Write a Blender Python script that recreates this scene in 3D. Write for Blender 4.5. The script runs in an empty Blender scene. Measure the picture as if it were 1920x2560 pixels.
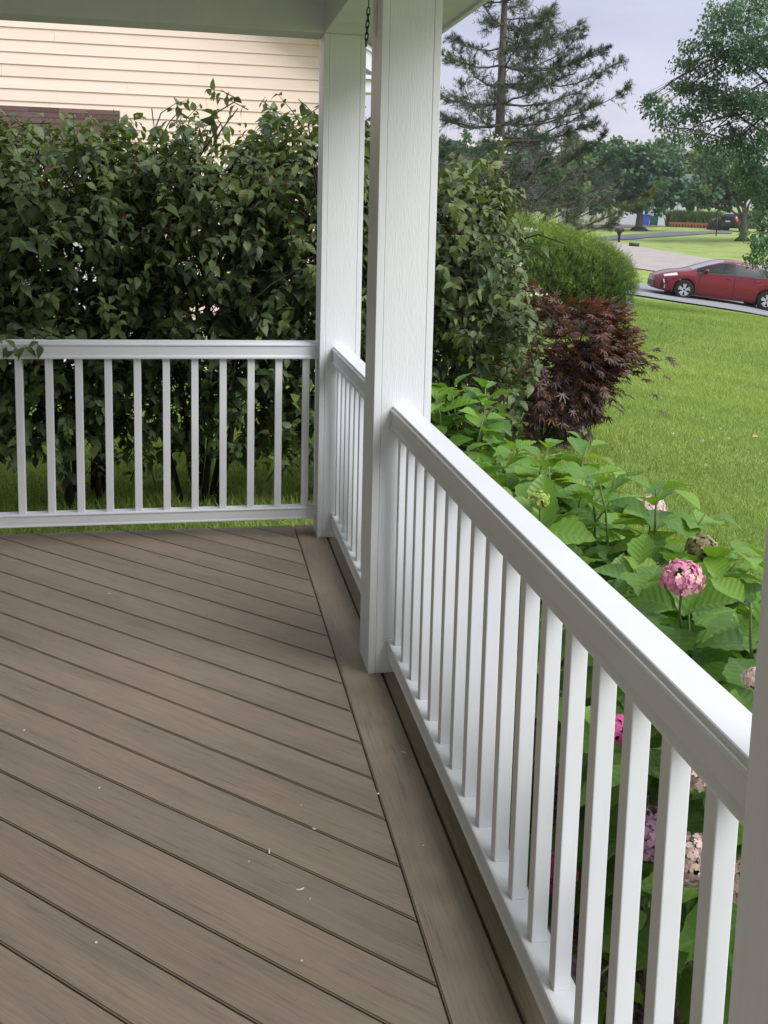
import bpy, bmesh, math, random
import numpy as np
from mathutils import Vector, Matrix

random.seed(7)
rng = np.random.default_rng(11)
C = bpy.context.scene.collection
SC = bpy.context.scene

# ------------------------------------------------------------------ camera
R = np.array([[0.97858, -0.20408, 0.02740], [-0.00310, -0.14712, -0.98911], [0.20590, 0.96783, -0.14460]])
def _rot(p, r, y):
    cx, sx, cy, sy, cz, sz = math.cos(p), math.sin(p), math.cos(r), math.sin(r), math.cos(y), math.sin(y)
    yaw = np.array([[cz, -sz, 0], [sz, cz, 0], [0, 0, 1]])
    base = np.array([[1, 0, 0], [0, 0, -1], [0, 1, 0]], float)
    pit = np.array([[1, 0, 0], [0, cx, -sx], [0, sx, cx]])
    rol = np.array([[cy, -sy, 0], [sy, cy, 0], [0, 0, 1]])
    return rol @ pit @ base @ yaw
R = _rot(0.1455, 0.0274, 0.2059)
CAM = np.array([-0.4842, -4.9756, 1.5603])
FPX, CX, CY = 2651.88, 1036.67, 928.87          # in pixels of the 1920 x 2560 photograph
cam = bpy.data.cameras.new('camera')
cam.sensor_fit = 'HORIZONTAL'
cam.sensor_width = 36.0
cam.lens = FPX / 1920 * 36.0
cam.shift_x = -(CX - 960) / 1920
cam.shift_y = -(1280 - CY) / 1920
cam.clip_start = 0.02
cam.clip_end = 3000
camo = bpy.data.objects.new('camera', cam)
C.objects.link(camo)
M = Matrix.Identity(4)
for i in range(3):
    M[i][0] = R[0][i]; M[i][1] = -R[1][i]; M[i][2] = -R[2][i]; M[i][3] = CAM[i]
camo.matrix_world = M
SC.camera = camo

# ------------------------------------------------------------------ sky and sun (hazy overcast)
SUN_EL, SUN_AZ = math.radians(43), math.radians(-50)     # sun stands behind the camera and to the right
sdir = Vector((math.cos(SUN_EL) * math.sin(-SUN_AZ), -math.cos(SUN_EL) * math.cos(SUN_AZ), math.sin(SUN_EL)))
world = bpy.data.worlds.new('World')
SC.world = world
world.use_nodes = True
nt = world.node_tree
nt.nodes.clear()
def wn(t, **k):
    n = nt.nodes.new(t)
    for a, b in k.items(): setattr(n, a, b)
    return n
out = wn('ShaderNodeOutputWorld')
sky = wn('ShaderNodeTexSky')
sky.sky_type = 'NISHITA'
sky.sun_disc = False
sky.sun_elevation = SUN_EL
sky.sun_rotation = math.atan2(sdir.x, sdir.y)
sky.dust_density = 4.0
bg1 = wn('ShaderNodeBackground')
bg1.inputs['Strength'].default_value = 0.07
nt.links.new(sky.outputs[0], bg1.inputs['Color'])
tc = wn('ShaderNodeTexCoord')
sep = wn('ShaderNodeSeparateXYZ')
nt.links.new(tc.outputs['Generated'], sep.inputs[0])
ramp = wn('ShaderNodeValToRGB')
e = ramp.color_ramp.elements
e[0].position = 0.0; e[0].color = (0.66, 0.60, 0.66, 1)
e[1].position = 1.0; e[1].color = (0.98, 1.04, 1.20, 1)
x = ramp.color_ramp.elements.new(0.16); x.color = (0.56, 0.585, 0.74, 1)
x = ramp.color_ramp.elements.new(0.4); x.color = (0.66, 0.71, 0.88, 1)
nt.links.new(sep.outputs['Z'], ramp.inputs['Fac'])
mp = wn('ShaderNodeMapping')
mp.inputs['Scale'].default_value = (1.6, 1.6, 7.0)
nt.links.new(tc.outputs['Generated'], mp.inputs['Vector'])
cl = wn('ShaderNodeTexNoise')
cl.inputs['Scale'].default_value = 2.3
cl.inputs['Detail'].default_value = 5
cl.inputs['Roughness'].default_value = 0.5
nt.links.new(mp.outputs[0], cl.inputs['Vector'])
mr = wn('ShaderNodeMapRange')
mr.inputs['From Min'].default_value = 0.3; mr.inputs['From Max'].default_value = 0.7
mr.inputs['To Min'].default_value = 0.86; mr.inputs['To Max'].default_value = 1.14
nt.links.new(cl.outputs['Fac'], mr.inputs['Value'])
mul = wn('ShaderNodeVectorMath', operation='SCALE')
nt.links.new(ramp.outputs['Color'], mul.inputs[0])
nt.links.new(mr.outputs[0], mul.inputs['Scale'])
bg2 = wn('ShaderNodeBackground')
SKY_K = 0.45
bg2.inputs['Strength'].default_value = SKY_K
nt.links.new(mul.outputs[0], bg2.inputs['Color'])
mix = wn('ShaderNodeMixShader')
mix.inputs[0].default_value = 0.93
nt.links.new(bg1.outputs[0], mix.inputs[1])
nt.links.new(bg2.outputs[0], mix.inputs[2])
nt.links.new(mix.outputs[0], out.inputs['Surface'])

sun = bpy.data.lights.new('sun', 'SUN')
sun.energy = 1.5
sun.angle = math.radians(40)
sun.color = (1.0, 0.985, 0.975)
suno = bpy.data.objects.new('sun', sun)
suno.rotation_euler = sdir.to_track_quat('Z', 'Y').to_euler()
suno.location = (3, -6, 9)
C.objects.link(suno)

vs = SC.view_settings
vs.view_transform = 'Standard'
vs.look = 'None'
vs.gamma = 1.0
vs.use_curve_mapping = False
vs.exposure = 1.42
SC.cycles.max_bounces = 8
SC.cycles.transparent_max_bounces = 12
SC.cycles.use_denoising = True
SC.cycles.sample_clamp_indirect = 4.0

# ------------------------------------------------------------------ pixel helpers (photograph pixels -> world)
def ray(px, py): return R.T @ np.array([(px - CX) / FPX, (py - CY) / FPX, 1.0])
def P(px, py, d): return CAM + ray(px, py) * d
def atX(px, py, X): d = ray(px, py); return CAM + d * (X - CAM[0]) / d[0]
def atY(px, py, Y): d = ray(px, py); return CAM + d * (Y - CAM[1]) / d[1]
def atZ(px, py, Z): d = ray(px, py); return CAM + d * (Z - CAM[2]) / d[2]
def project(p):
    c = (np.asarray(p) - CAM) @ R.T
    return CX + FPX * c[:, 0] / c[:, 2], CY + FPX * c[:, 1] / c[:, 2], c[:, 2]

# ------------------------------------------------------------------ object helpers
def tag(o, label=None, cat=None, group=None, kind=None):
    if label: o['label'] = label
    if cat: o['category'] = cat
    if group: o['group'] = group
    if kind: o['kind'] = kind
    return o
def thing(name, label, cat, loc=(0, 0, 0), group=None, rotz=0.0):
    o = bpy.data.objects.new(name, None)
    o.empty_display_size = 0.1
    o.location = tuple(loc)
    o.rotation_euler = (0, 0, rotz)
    C.objects.link(o)
    return tag(o, label, cat, group)
def link(name, me, parent=None, kind=None):
    o = bpy.data.objects.new(name, me)
    C.objects.link(o)
    if parent is not None: o.parent = parent
    if kind: o['kind'] = kind
    return o
def base_of(parent):
    v = np.zeros(3)
    p = parent
    while p is not None:
        v += np.array(p.location)
        p = p.parent
    return v
def smooth(me, on=True):
    me.polygons.foreach_set('use_smooth', [on] * len(me.polygons))
def mesh_py(name, verts, faces, mat, sm=False):
    me = bpy.data.meshes.new(name)
    me.from_pydata([tuple(v) for v in verts], [], [tuple(f) for f in faces])
    if mat is not None:
        for m in (mat if isinstance(mat, (list, tuple)) else [mat]): me.materials.append(m)
    if sm: smooth(me)
    me.update()
    return me
def bm_mesh(name, bm, mat, sm=False):
    me = bpy.data.meshes.new(name)
    bm.normal_update()
    bm.to_mesh(me)
    bm.free()
    if mat is not None:
        for m in (mat if isinstance(mat, (list, tuple)) else [mat]): me.materials.append(m)
    if sm: smooth(me)
    return me
def box_bm(bm, x0, x1, y0, y1, z0, z1, bev=0.0):
    vs_ = [bm.verts.new(v) for v in ((x0, y0, z0), (x1, y0, z0), (x1, y1, z0), (x0, y1, z0), (x0, y0, z1), (x1, y0, z1), (x1, y1, z1), (x0, y1, z1))]
    fs = [bm.faces.new([vs_[i] for i in f]) for f in ((0, 3, 2, 1), (4, 5, 6, 7), (0, 1, 5, 4), (1, 2, 6, 5), (2, 3, 7, 6), (3, 0, 4, 7))]
    if bev > 0:
        es = list({e_ for f in fs for e_ in f.edges})
        bmesh.ops.bevel(bm, geom=es, offset=bev, segments=2, affect='EDGES', profile=0.5)
    return vs_
def box(name, x0, x1, y0, y1, z0, z1, mat, parent=None, bev=0.0, kind=None):
    """a box in world coordinates, as one object whose origin is its own centre"""
    c = np.array([(x0 + x1) / 2, (y0 + y1) / 2, (z0 + z1) / 2])
    bm = bmesh.new()
    box_bm(bm, x0 - c[0], x1 - c[0], y0 - c[1], y1 - c[1], z0 - c[2], z1 - c[2], bev)
    o = link(name, bm_mesh(name, bm, mat), parent, kind)
    o.location = tuple(c - base_of(parent))
    return o
def prism(name, prof, axis, a0, a1, mat, parent=None, sm=False):
    """extrude a closed 2-D profile [(h, z)] along axis 'x' or 'y' (world coordinates)"""
    b = base_of(parent)
    n = len(prof)
    vs_ = []
    for a in (a0, a1):
        for h, z in prof:
            p = (a, h, z) if axis == 'x' else (h, a, z)
            vs_.append(np.array(p) - b)
    fs = [[i, (i + 1) % n, n + (i + 1) % n, n + i] for i in range(n)]
    fs += [list(range(n))[::-1], list(range(n, 2 * n))]
    me = mesh_py(name, vs_, fs, mat)
    bm = bmesh.new(); bm.from_mesh(me)
    bmesh.ops.recalc_face_normals(bm, faces=bm.faces[:])
    bm.to_mesh(me); bm.free()
    return link(name, me, parent)
def tube_arrays(paths, sides=6):
    V, F = [], []
    for pts, rad in paths:
        pts = [np.asarray(p, float) for p in pts]
        n = len(pts)
        off = len(V)
        prev = None
        for i in range(n):
            t = pts[min(i + 1, n - 1)] - pts[max(i - 1, 0)]
            t /= (np.linalg.norm(t) + 1e-9)
            if prev is None:
                a = np.array([0, 0, 1.0]) if abs(t[2]) < 0.9 else np.array([1.0, 0, 0])
                u = np.cross(t, a)
            else:
                u = prev - t * (prev @ t)
            u /= (np.linalg.norm(u) + 1e-9)
            prev = u
            w = np.cross(t, u)
            r = rad[i] if hasattr(rad, '__len__') else rad
            for k in range(sides):
                an = 2 * math.pi * k / sides
                V.append(pts[i] + r * (math.cos(an) * u + math.sin(an) * w))
        for i in range(n - 1):
            for k in range(sides):
                k2 = (k + 1) % sides
                F.append((off + i * sides + k, off + i * sides + k2, off + (i + 1) * sides + k2, off + (i + 1) * sides + k))
        F.append(tuple(off + k for k in range(sides))[::-1])
        F.append(tuple(off + (n - 1) * sides + k for k in range(sides)))
    return V, F
def tubes(name, paths, mat, parent=None, sides=6, kind=None, sm=True):
    V, F = tube_arrays(paths, sides)
    V = np.array(V) - base_of(parent)
    return link(name, mesh_py(name, V, F, mat, sm), parent, kind)
def curve(p0, p1, bend=(0, 0, 0), n=6, wob=0.0):
    p0, p1, bend = np.asarray(p0, float), np.asarray(p1, float), np.asarray(bend, float)
    out_ = []
    for i in range(n + 1):
        t = i / n
        q = p0 * (1 - t) + p1 * t + bend * 4 * t * (1 - t)
        if 0 < i < n and wob: q = q + rng.normal(0, wob, 3)
        out_.append(q)
    return out_
def lathe(name, prof, mat, parent=None, loc=(0, 0, 0), n=24, axis='z', sm=True):
    V, F = [], []
    for k in range(n):
        a = 2 * math.pi * k / n
        for r, z in prof:
            if axis == 'z': V.append((r * math.cos(a), r * math.sin(a), z))
            else: V.append((r * math.cos(a), z, r * math.sin(a)))
    m = len(prof)
    for k in range(n):
        for j in range(m - 1):
            F.append((k * m + j, ((k + 1) % n) * m + j, ((k + 1) % n) * m + j + 1, k * m + j + 1))
    me = mesh_py(name, V, F, mat, sm)
    bm = bmesh.new(); bm.from_mesh(me)
    bmesh.ops.remove_doubles(bm, verts=bm.verts[:], dist=1e-5)
    bmesh.ops.recalc_face_normals(bm, faces=bm.faces[:])
    bm.to_mesh(me); bm.free()
    if sm: smooth(me)
    o = link(name, me, parent)
    o.location = tuple(loc)
    return o

# ------------------------------------------------------------------ materials
MATS = {}
def mat(name, base, rough=0.6, spec=0.4, metal=0.0):
    m = bpy.data.materials.new(name)
    m.use_nodes = True
    b = m.node_tree.nodes['Principled BSDF']
    b.inputs['Base Color'].default_value = (*base, 1)
    b.inputs['Roughness'].default_value = rough
    b.inputs['Specular IOR Level'].default_value = spec
    b.inputs['Metallic'].default_value = metal
    MATS[name] = m
    return m
def nd(m, t, **k):
    n = m.node_tree.nodes.new(t)
    for a, b in k.items(): setattr(n, a, b)
    return n
def lk(m, a, b): m.node_tree.links.new(a, b)
def noise_mat(name, cols, scale=(1, 1, 1), nscale=5.0, detail=4, rough=0.6, spec=0.3, bump=0.0, bscale=None, bdist=0.01, coord='Object', obj_rand=0.0, lo=0.35, hi=0.65):
    """colour ramp over stretched noise, optional bump and per-object tint"""
    m = mat(name, cols[0], rough, spec)
    b = m.node_tree.nodes['Principled BSDF']
    tc_ = nd(m, 'ShaderNodeTexCoord')
    mp_ = nd(m, 'ShaderNodeMapping')
    mp_.inputs['Scale'].default_value = scale
    oi = nd(m, 'ShaderNodeObjectInfo')
    if coord == 'Object':
        av = nd(m, 'ShaderNodeVectorMath', operation='ADD')
        sc_ = nd(m, 'ShaderNodeVectorMath', operation='SCALE')
        cb = nd(m, 'ShaderNodeCombineXYZ')
        for i in range(3): lk(m, oi.outputs['Random'], cb.inputs[i])
        sc_.inputs['Scale'].default_value = 37.0
        lk(m, cb.outputs[0], sc_.inputs[0])
        lk(m, tc_.outputs['Object'], av.inputs[0])
        lk(m, sc_.outputs[0], av.inputs[1])
        lk(m, av.outputs[0], mp_.inputs['Vector'])
    else:
        geo = nd(m, 'ShaderNodeNewGeometry')
        lk(m, geo.outputs['Position'], mp_.inputs['Vector'])
    nz = nd(m, 'ShaderNodeTexNoise')
    nz.inputs['Scale'].default_value = nscale
    nz.inputs['Detail'].default_value = detail
    nz.inputs['Roughness'].default_value = 0.6
    lk(m, mp_.outputs[0], nz.inputs['Vector'])
    rp = nd(m, 'ShaderNodeValToRGB')
    el = rp.color_ramp.elements
    n = len(cols)
    el[0].position = lo; el[0].color = (*cols[0], 1)
    el[1].position = hi; el[1].color = (*cols[-1], 1)
    for i in range(1, n - 1):
        q = el.new(lo + (hi - lo) * i / (n - 1)); q.color = (*cols[i], 1)
    lk(m, nz.outputs['Fac'], rp.inputs['Fac'])
    col = rp.outputs['Color']
    if obj_rand > 0:
        hs = nd(m, 'ShaderNodeHueSaturation')
        mr_ = nd(m, 'ShaderNodeMapRange')
        mr_.inputs['To Min'].default_value = 1 - obj_rand
        mr_.inputs['To Max'].default_value = 1 + obj_rand
        lk(m, oi.outputs['Random'], mr_.inputs['Value'])
        lk(m, mr_.outputs[0], hs.inputs['Value'])
        lk(m, col, hs.inputs['Color'])
        col = hs.outputs['Color']
    lk(m, col, b.inputs['Base Color'])
    if bump > 0:
        n2 = nd(m, 'ShaderNodeTexNoise')
        mp2 = nd(m, 'ShaderNodeMapping')
        mp2.inputs['Scale'].default_value = bscale or scale
        lk(m, mp_.inputs['Vector'].links[0].from_socket, mp2.inputs['Vector'])
        lk(m, mp2.outputs[0], n2.inputs['Vector'])
        n2.inputs['Scale'].default_value = 1.0
        n2.inputs['Detail'].default_value = 4
        bp = nd(m, 'ShaderNodeBump')
        bp.inputs['Strength'].default_value = bump
        bp.inputs['Distance'].default_value = bdist
        lk(m, n2.outputs['Fac'], bp.inputs['Height'])
        lk(m, bp.outputs[0], b.inputs['Normal'])
    return m
def leaf_mat(name, cols, veins=0.0, trans=0.35, rough=0.45, vein_col=(0.35, 0.45, 0.15), spec=0.4, tcol=None, lines=7.0, under=None):
    """leaf: colour from the per-leaf attribute rnd, veins from the leaf's own UV, light through the blade"""
    m = bpy.data.materials.new(name)
    m.use_nodes = True
    t = m.node_tree
    b = t.nodes['Principled BSDF']
    b.inputs['Roughness'].default_value = rough
    b.inputs['Specular IOR Level'].default_value = spec
    at = nd(m, 'ShaderNodeAttribute'); at.attribute_name = 'rnd'
    rp = nd(m, 'ShaderNodeValToRGB')
    el = rp.color_ramp.elements
    el[0].position = 0.0; el[0].color = (*cols[0], 1)
    el[1].position = 1.0; el[1].color = (*cols[-1], 1)
    for i in range(1, len(cols) - 1):
        q = el.new(i / (len(cols) - 1)); q.color = (*cols[i], 1)
    lk(m, at.outputs['Fac'], rp.inputs['Fac'])
    col = rp.outputs['Color']
    if veins > 0:
        uv = nd(m, 'ShaderNodeUVMap')
        sp = nd(m, 'ShaderNodeSeparateXYZ')
        lk(m, uv.outputs[0], sp.inputs[0])
        def mth(op, a, b_=None, c_=None):
            n_ = nd(m, 'ShaderNodeMath', operation=op)
            for i_, q_ in enumerate((a, b_, c_)):
                if q_ is None: continue
                if isinstance(q_, (int, float)): n_.inputs[i_].default_value = q_
                else: lk(m, q_, n_.inputs[i_])
            return n_.outputs[0]
        ax = mth('ABSOLUTE', mth('SUBTRACT', sp.outputs['X'], 0.5))
        mid = mth('LESS_THAN', ax, 0.022)
        ph = mth('FRACT', mth('MULTIPLY', mth('SUBTRACT', sp.outputs['Y'], mth('MULTIPLY', ax, 0.62)), lines))
        sv = mth('MULTIPLY', mth('LESS_THAN', mth('ABSOLUTE', mth('SUBTRACT', ph, 0.5)), 0.07), 0.6)
        vf = mth('MULTIPLY', mth('MAXIMUM', mid, sv), veins)
        mx = nd(m, 'ShaderNodeMixRGB')
        mx.inputs['Color2'].default_value = (*vein_col, 1)
        lk(m, vf, mx.inputs['Fac']); lk(m, col, mx.inputs['Color1'])
        col = mx.outputs['Color']
        bh = mth('ABSOLUTE', mth('SUBTRACT', ph, 0.5))
        bp = nd(m, 'ShaderNodeBump')
        bp.inputs['Strength'].default_value = 0.5
        bp.inputs['Distance'].default_value = 0.004
        lk(m, bh, bp.inputs['Height'])
        lk(m, bp.outputs[0], b.inputs['Normal'])
    lk(m, col, b.inputs['Base Color'])
    if trans > 0:
        tr = nd(m, 'ShaderNodeBsdfTranslucent')
        hs = nd(m, 'ShaderNodeMixRGB', blend_type='MULTIPLY')
        hs.inputs['Fac'].default_value = 1.0
        hs.inputs['Color2'].default_value = (*(tcol or (1.5, 1.45, 0.6)), 1)
        lk(m, col, hs.inputs['Color1'])
        lk(m, hs.outputs[0], tr.inputs['Color'])
        ms = nd(m, 'ShaderNodeMixShader')
        ms.inputs[0].default_value = trans
        lk(m, b.outputs[0], ms.inputs[1]); lk(m, tr.outputs[0], ms.inputs[2])
        lk(m, ms.outputs[0], t.nodes['Material Output'].inputs['Surface'])
    MATS[name] = m
    return m

WHITE = noise_mat('white_vinyl', [(0.725, 0.74, 0.77), (0.765, 0.78, 0.81)], nscale=3.0, rough=0.38, spec=0.4)
POSTP = noise_mat('white_rough_sawn', [(0.745, 0.76, 0.785), (0.77, 0.78, 0.80)], scale=(30, 30, 1.6), nscale=4.0, rough=0.5, spec=0.35, bump=0.35, bscale=(280, 280, 34), bdist=0.003)
POSTS = noise_mat('white_trim_paint', [(0.735, 0.75, 0.775), (0.77, 0.78, 0.80)], scale=(30, 30, 1.2), nscale=3.0, rough=0.45, spec=0.35, bump=0.15, bscale=(90, 90, 6), bdist=0.003)
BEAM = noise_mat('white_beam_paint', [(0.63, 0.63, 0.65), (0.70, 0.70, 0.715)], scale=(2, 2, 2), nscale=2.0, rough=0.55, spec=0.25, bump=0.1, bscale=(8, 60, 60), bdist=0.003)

def deck_material():
    m = mat('composite_deck', (0.3, 0.26, 0.2), 0.55, 0.3)
    b = m.node_tree.nodes['Principled BSDF']
    tc_ = nd(m, 'ShaderNodeTexCoord'); oi = nd(m, 'ShaderNodeObjectInfo')
    cb = nd(m, 'ShaderNodeCombineXYZ')
    mu = nd(m, 'ShaderNodeMath', operation='MULTIPLY'); mu.inputs[1].default_value = 61.0
    lk(m, oi.outputs['Random'], mu.inputs[0])
    for i in range(3): lk(m, mu.outputs[0], cb.inputs[i])
    av = nd(m, 'ShaderNodeVectorMath', operation='ADD')
    lk(m, tc_.outputs['Object'], av.inputs[0]); lk(m, cb.outputs[0], av.inputs[1])
    def nz(scale, s, det, rough=0.6, dist=0.0):
        mp_ = nd(m, 'ShaderNodeMapping'); mp_.inputs['Scale'].default_value = scale
        lk(m, av.outputs[0], mp_.inputs['Vector'])
        n = nd(m, 'ShaderNodeTexNoise')
        n.inputs['Scale'].default_value = s; n.inputs['Detail'].default_value = det
        n.inputs['Roughness'].default_value = rough; n.inputs['Distortion'].default_value = dist
        lk(m, mp_.outputs[0], n.inputs['Vector'])
        return n.outputs['Fac']
    broad = nz((0.7, 5, 5), 1.6, 3)            # soft streaks of grey, tan and rose
    fine = nz((3.5, 230, 230), 1.6, 5, 0.75, 0.4)      # fine grain
    dark = nz((5.5, 95, 95), 1.0, 4, 0.68, 0.9)     # broken dark grain lines
    r1 = nd(m, 'ShaderNodeValToRGB')
    el = r1.color_ramp.elements
    el[0].position = 0.30; el[0].color = (0.256, 0.211, 0.162, 1)
    el[1].position = 0.72; el[1].color = (0.330, 0.248, 0.189, 1)
    for p, c in ((0.43, (0.295, 0.241, 0.184)), (0.55, (0.328, 0.262, 0.195)), (0.62, (0.313, 0.255, 0.195))):
        q = el.new(p); q.color = (*c, 1)
    lk(m, broad, r1.inputs['Fac'])
    r2 = nd(m, 'ShaderNodeMapRange')
    r2.inputs['From Min'].default_value = 0.3; r2.inputs['From Max'].default_value = 0.7
    r2.inputs['To Min'].default_value = 0.76; r2.inputs['To Max'].default_value = 1.20
    lk(m, fine, r2.inputs['Value'])
    r3 = nd(m, 'ShaderNodeMapRange')
    r3.inputs['From Min'].default_value = 0.57; r3.inputs['From Max'].default_value = 0.70
    r3.inputs['To Min'].default_value = 1.0; r3.inputs['To Max'].default_value = 0.70
    lk(m, dark, r3.inputs['Value'])
    mm = nd(m, 'ShaderNodeMath', operation='MULTIPLY')
    lk(m, r2.outputs[0], mm.inputs[0]); lk(m, r3.outputs[0], mm.inputs[1])
    ro = nd(m, 'ShaderNodeMapRange')
    ro.inputs['To Min'].default_value = 0.90; ro.inputs['To Max'].default_value = 1.09
    lk(m, oi.outputs['Random'], ro.inputs['Value'])
    m2 = nd(m, 'ShaderNodeMath', operation='MULTIPLY')
    lk(m, mm.outputs[0], m2.inputs[0]); lk(m, ro.outputs[0], m2.inputs[1])
    sc_ = nd(m, 'ShaderNodeVectorMath', operation='SCALE')
    lk(m, r1.outputs['Color'], sc_.inputs[0]); lk(m, m2.outputs[0], sc_.inputs['Scale'])
    # dusty pale scuffs in world space
    geo = nd(m, 'ShaderNodeNewGeometry')
    ns = nd(m, 'ShaderNodeTexNoise'); ns.inputs['Scale'].default_value = 2.1; ns.inputs['Detail'].default_value = 5
    lk(m, geo.outputs['Position'], ns.inputs['Vector'])
    rs = nd(m, 'ShaderNodeMapRange')
    rs.inputs['From Min'].default_value = 0.48; rs.inputs['From Max'].default_value = 0.78
    rs.inputs['To Max'].default_value = 0.35
    lk(m, ns.outputs['Fac'], rs.inputs['Value'])
    mx = nd(m, 'ShaderNodeMixRGB'); mx.inputs['Color2'].default_value = (0.40, 0.335, 0.26, 1)
    lk(m, rs.outputs[0], mx.inputs['Fac']); lk(m, sc_.outputs[0], mx.inputs['Color1'])
    lk(m, mx.outputs[0], b.inputs['Base Color'])
    bp = nd(m, 'ShaderNodeBump'); bp.inputs['Strength'].default_value = 0.35; bp.inputs['Distance'].default_value = 0.002
    lk(m, fine, bp.inputs['Height']); lk(m, bp.outputs[0], b.inputs['Normal'])
    return m
DECK = deck_material()
SIDING = noise_mat('cream_siding', [(0.81, 0.645, 0.515), (0.85, 0.69, 0.565)], scale=(0.6, 6, 6), nscale=2.0, rough=0.5, spec=0.3, obj_rand=0.03)
SHINGLE = noise_mat('brown_shingle', [(0.050, 0.034, 0.031), (0.098, 0.066, 0.055), (0.072, 0.050, 0.048)], nscale=40.0, rough=0.9, spec=0.15, obj_rand=0.35)
TRIM = mat('white_house_trim', (0.75, 0.76, 0.78), 0.5)
CHAINM = mat('dark_iron', (0.02, 0.02, 0.02), 0.5, 0.5, 0.6)
GRASSG = noise_mat('lawn_ground', [(0.175, 0.24, 0.070), (0.24, 0.305, 0.086), (0.31, 0.35, 0.12)], scale=(1, 1, 1), nscale=0.55, detail=9, rough=0.9, spec=0.1, coord='World', bump=0.6, bscale=(22, 22, 22), bdist=0.05, lo=0.32, hi=0.68)
MULCH = noise_mat('dark_mulch', [(0.018, 0.012, 0.010), (0.045, 0.03, 0.025), (0.06, 0.045, 0.04)], nscale=30, rough=0.95, spec=0.1, coord='World', bump=0.9, bscale=(45, 45, 45), bdist=0.03)
ASPH = noise_mat('tan_street', [(0.31, 0.275, 0.25), (0.36, 0.32, 0.29)], nscale=1.2, detail=6, rough=0.9, spec=0.1, coord='World')
DRIVE = noise_mat('pale_driveway', [(0.22, 0.22, 0.235), (0.27, 0.27, 0.285)], nscale=1.2, detail=6, rough=0.9, spec=0.1, coord='World')
DARKDR = noise_mat('dark_driveway', [(0.11, 0.12, 0.13), (0.15, 0.155, 0.17)], nscale=1.0, rough=0.9, spec=0.1, coord='World')
BARK = noise_mat('grey_bark', [(0.075, 0.066, 0.055), (0.16, 0.145, 0.125)], scale=(3, 3, 0.8), nscale=12, rough=0.9, spec=0.1, bump=0.6, bscale=(60, 60, 12), bdist=0.01)
DBARK = noise_mat('dark_stem_bark', [(0.022, 0.016, 0.012), (0.05, 0.038, 0.03)], scale=(3, 3, 0.8), nscale=14, rough=0.9, spec=0.1)
GTWIG = mat('grey_dead_twig', (0.17, 0.155, 0.145), 0.9, 0.1)
GSTEM = mat('green_stem', (0.12, 0.17, 0.05), 0.6, 0.3)
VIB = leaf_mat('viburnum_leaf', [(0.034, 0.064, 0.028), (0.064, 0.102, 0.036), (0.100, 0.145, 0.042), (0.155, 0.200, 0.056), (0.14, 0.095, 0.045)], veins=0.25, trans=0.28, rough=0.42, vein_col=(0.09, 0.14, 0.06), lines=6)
HYD = leaf_mat('hydrangea_leaf', [(0.060, 0.150, 0.026), (0.105, 0.225, 0.034), (0.155, 0.30, 0.040), (0.26, 0.42, 0.055)], veins=0.5, trans=0.33, rough=0.40, vein_col=(0.20, 0.30, 0.09), lines=8)
MAPLE = leaf_mat('red_maple_leaf', [(0.050, 0.030, 0.030), (0.078, 0.046, 0.042), (0.105, 0.064, 0.052), (0.17, 0.075, 0.035), (0.10, 0.10, 0.045)], veins=0.0, trans=0.3, rough=0.38, tcol=(1.7, 0.9, 0.5), spec=0.5)
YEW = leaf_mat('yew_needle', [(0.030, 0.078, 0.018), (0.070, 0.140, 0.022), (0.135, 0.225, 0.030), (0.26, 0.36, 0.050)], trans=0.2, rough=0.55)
SPR = leaf_mat('spruce_needle', [(0.055, 0.092, 0.064), (0.075, 0.12, 0.072), (0.12, 0.165, 0.075), (0.23, 0.245, 0.07)], trans=0.1, rough=0.6)
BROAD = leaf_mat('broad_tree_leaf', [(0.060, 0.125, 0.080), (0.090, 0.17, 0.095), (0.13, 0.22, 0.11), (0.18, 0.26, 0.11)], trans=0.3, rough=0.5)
FARG = leaf_mat('far_tree_leaf', [(0.050, 0.115, 0.072), (0.075, 0.155, 0.085), (0.105, 0.195, 0.09), (0.15, 0.23, 0.095)], trans=0.25, rough=0.6)  # leaf colour lightened, partly standing in for distance haze
FARY = leaf_mat('far_yellow_green_leaf', [(0.08, 0.14, 0.045), (0.12, 0.19, 0.05), (0.17, 0.24, 0.06), (0.24, 0.29, 0.08)], trans=0.3, rough=0.6)
BLADE = leaf_mat('grass_blade', [(0.175, 0.275, 0.062), (0.26, 0.365, 0.082), (0.355, 0.45, 0.115), (0.50, 0.51, 0.24)], trans=0.3, rough=0.55, tcol=(1.25, 1.25, 0.75), spec=0.25)
PINK = leaf_mat('pink_floret', [(0.74, 0.24, 0.44), (0.78, 0.26, 0.46), (0.78, 0.30, 0.46), (0.82, 0.48, 0.55), (0.80, 0.66, 0.46)], trans=0.25, rough=0.6, tcol=(1.1, 0.9, 1.0))
PINKB = leaf_mat('bright_pink_floret', [(0.72, 0.08, 0.32), (0.80, 0.14, 0.42), (0.85, 0.22, 0.5)], trans=0.3, rough=0.6, tcol=(1.1, 0.9, 1.0))
MAUVE = leaf_mat('mauve_floret', [(0.42, 0.22, 0.36), (0.58, 0.34, 0.48), (0.66, 0.42, 0.54)], trans=0.2, rough=0.65, tcol=(1.1, 0.95, 1.0))
FADED = leaf_mat('faded_floret', [(0.40, 0.28, 0.26), (0.55, 0.40, 0.37), (0.66, 0.52, 0.48), (0.60, 0.50, 0.34)], trans=0.2, rough=0.7, tcol=(1.1, 1.0, 0.9))
BLUSH = leaf_mat('blush_floret', [(0.74, 0.52, 0.50), (0.82, 0.64, 0.60), (0.80, 0.70, 0.58)], trans=0.25, rough=0.6, tcol=(1.05, 1.0, 0.95))
GREENF = leaf_mat('green_floret', [(0.22, 0.34, 0.05), (0.36, 0.46, 0.09), (0.48, 0.55, 0.16)], trans=0.2, rough=0.6)
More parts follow.
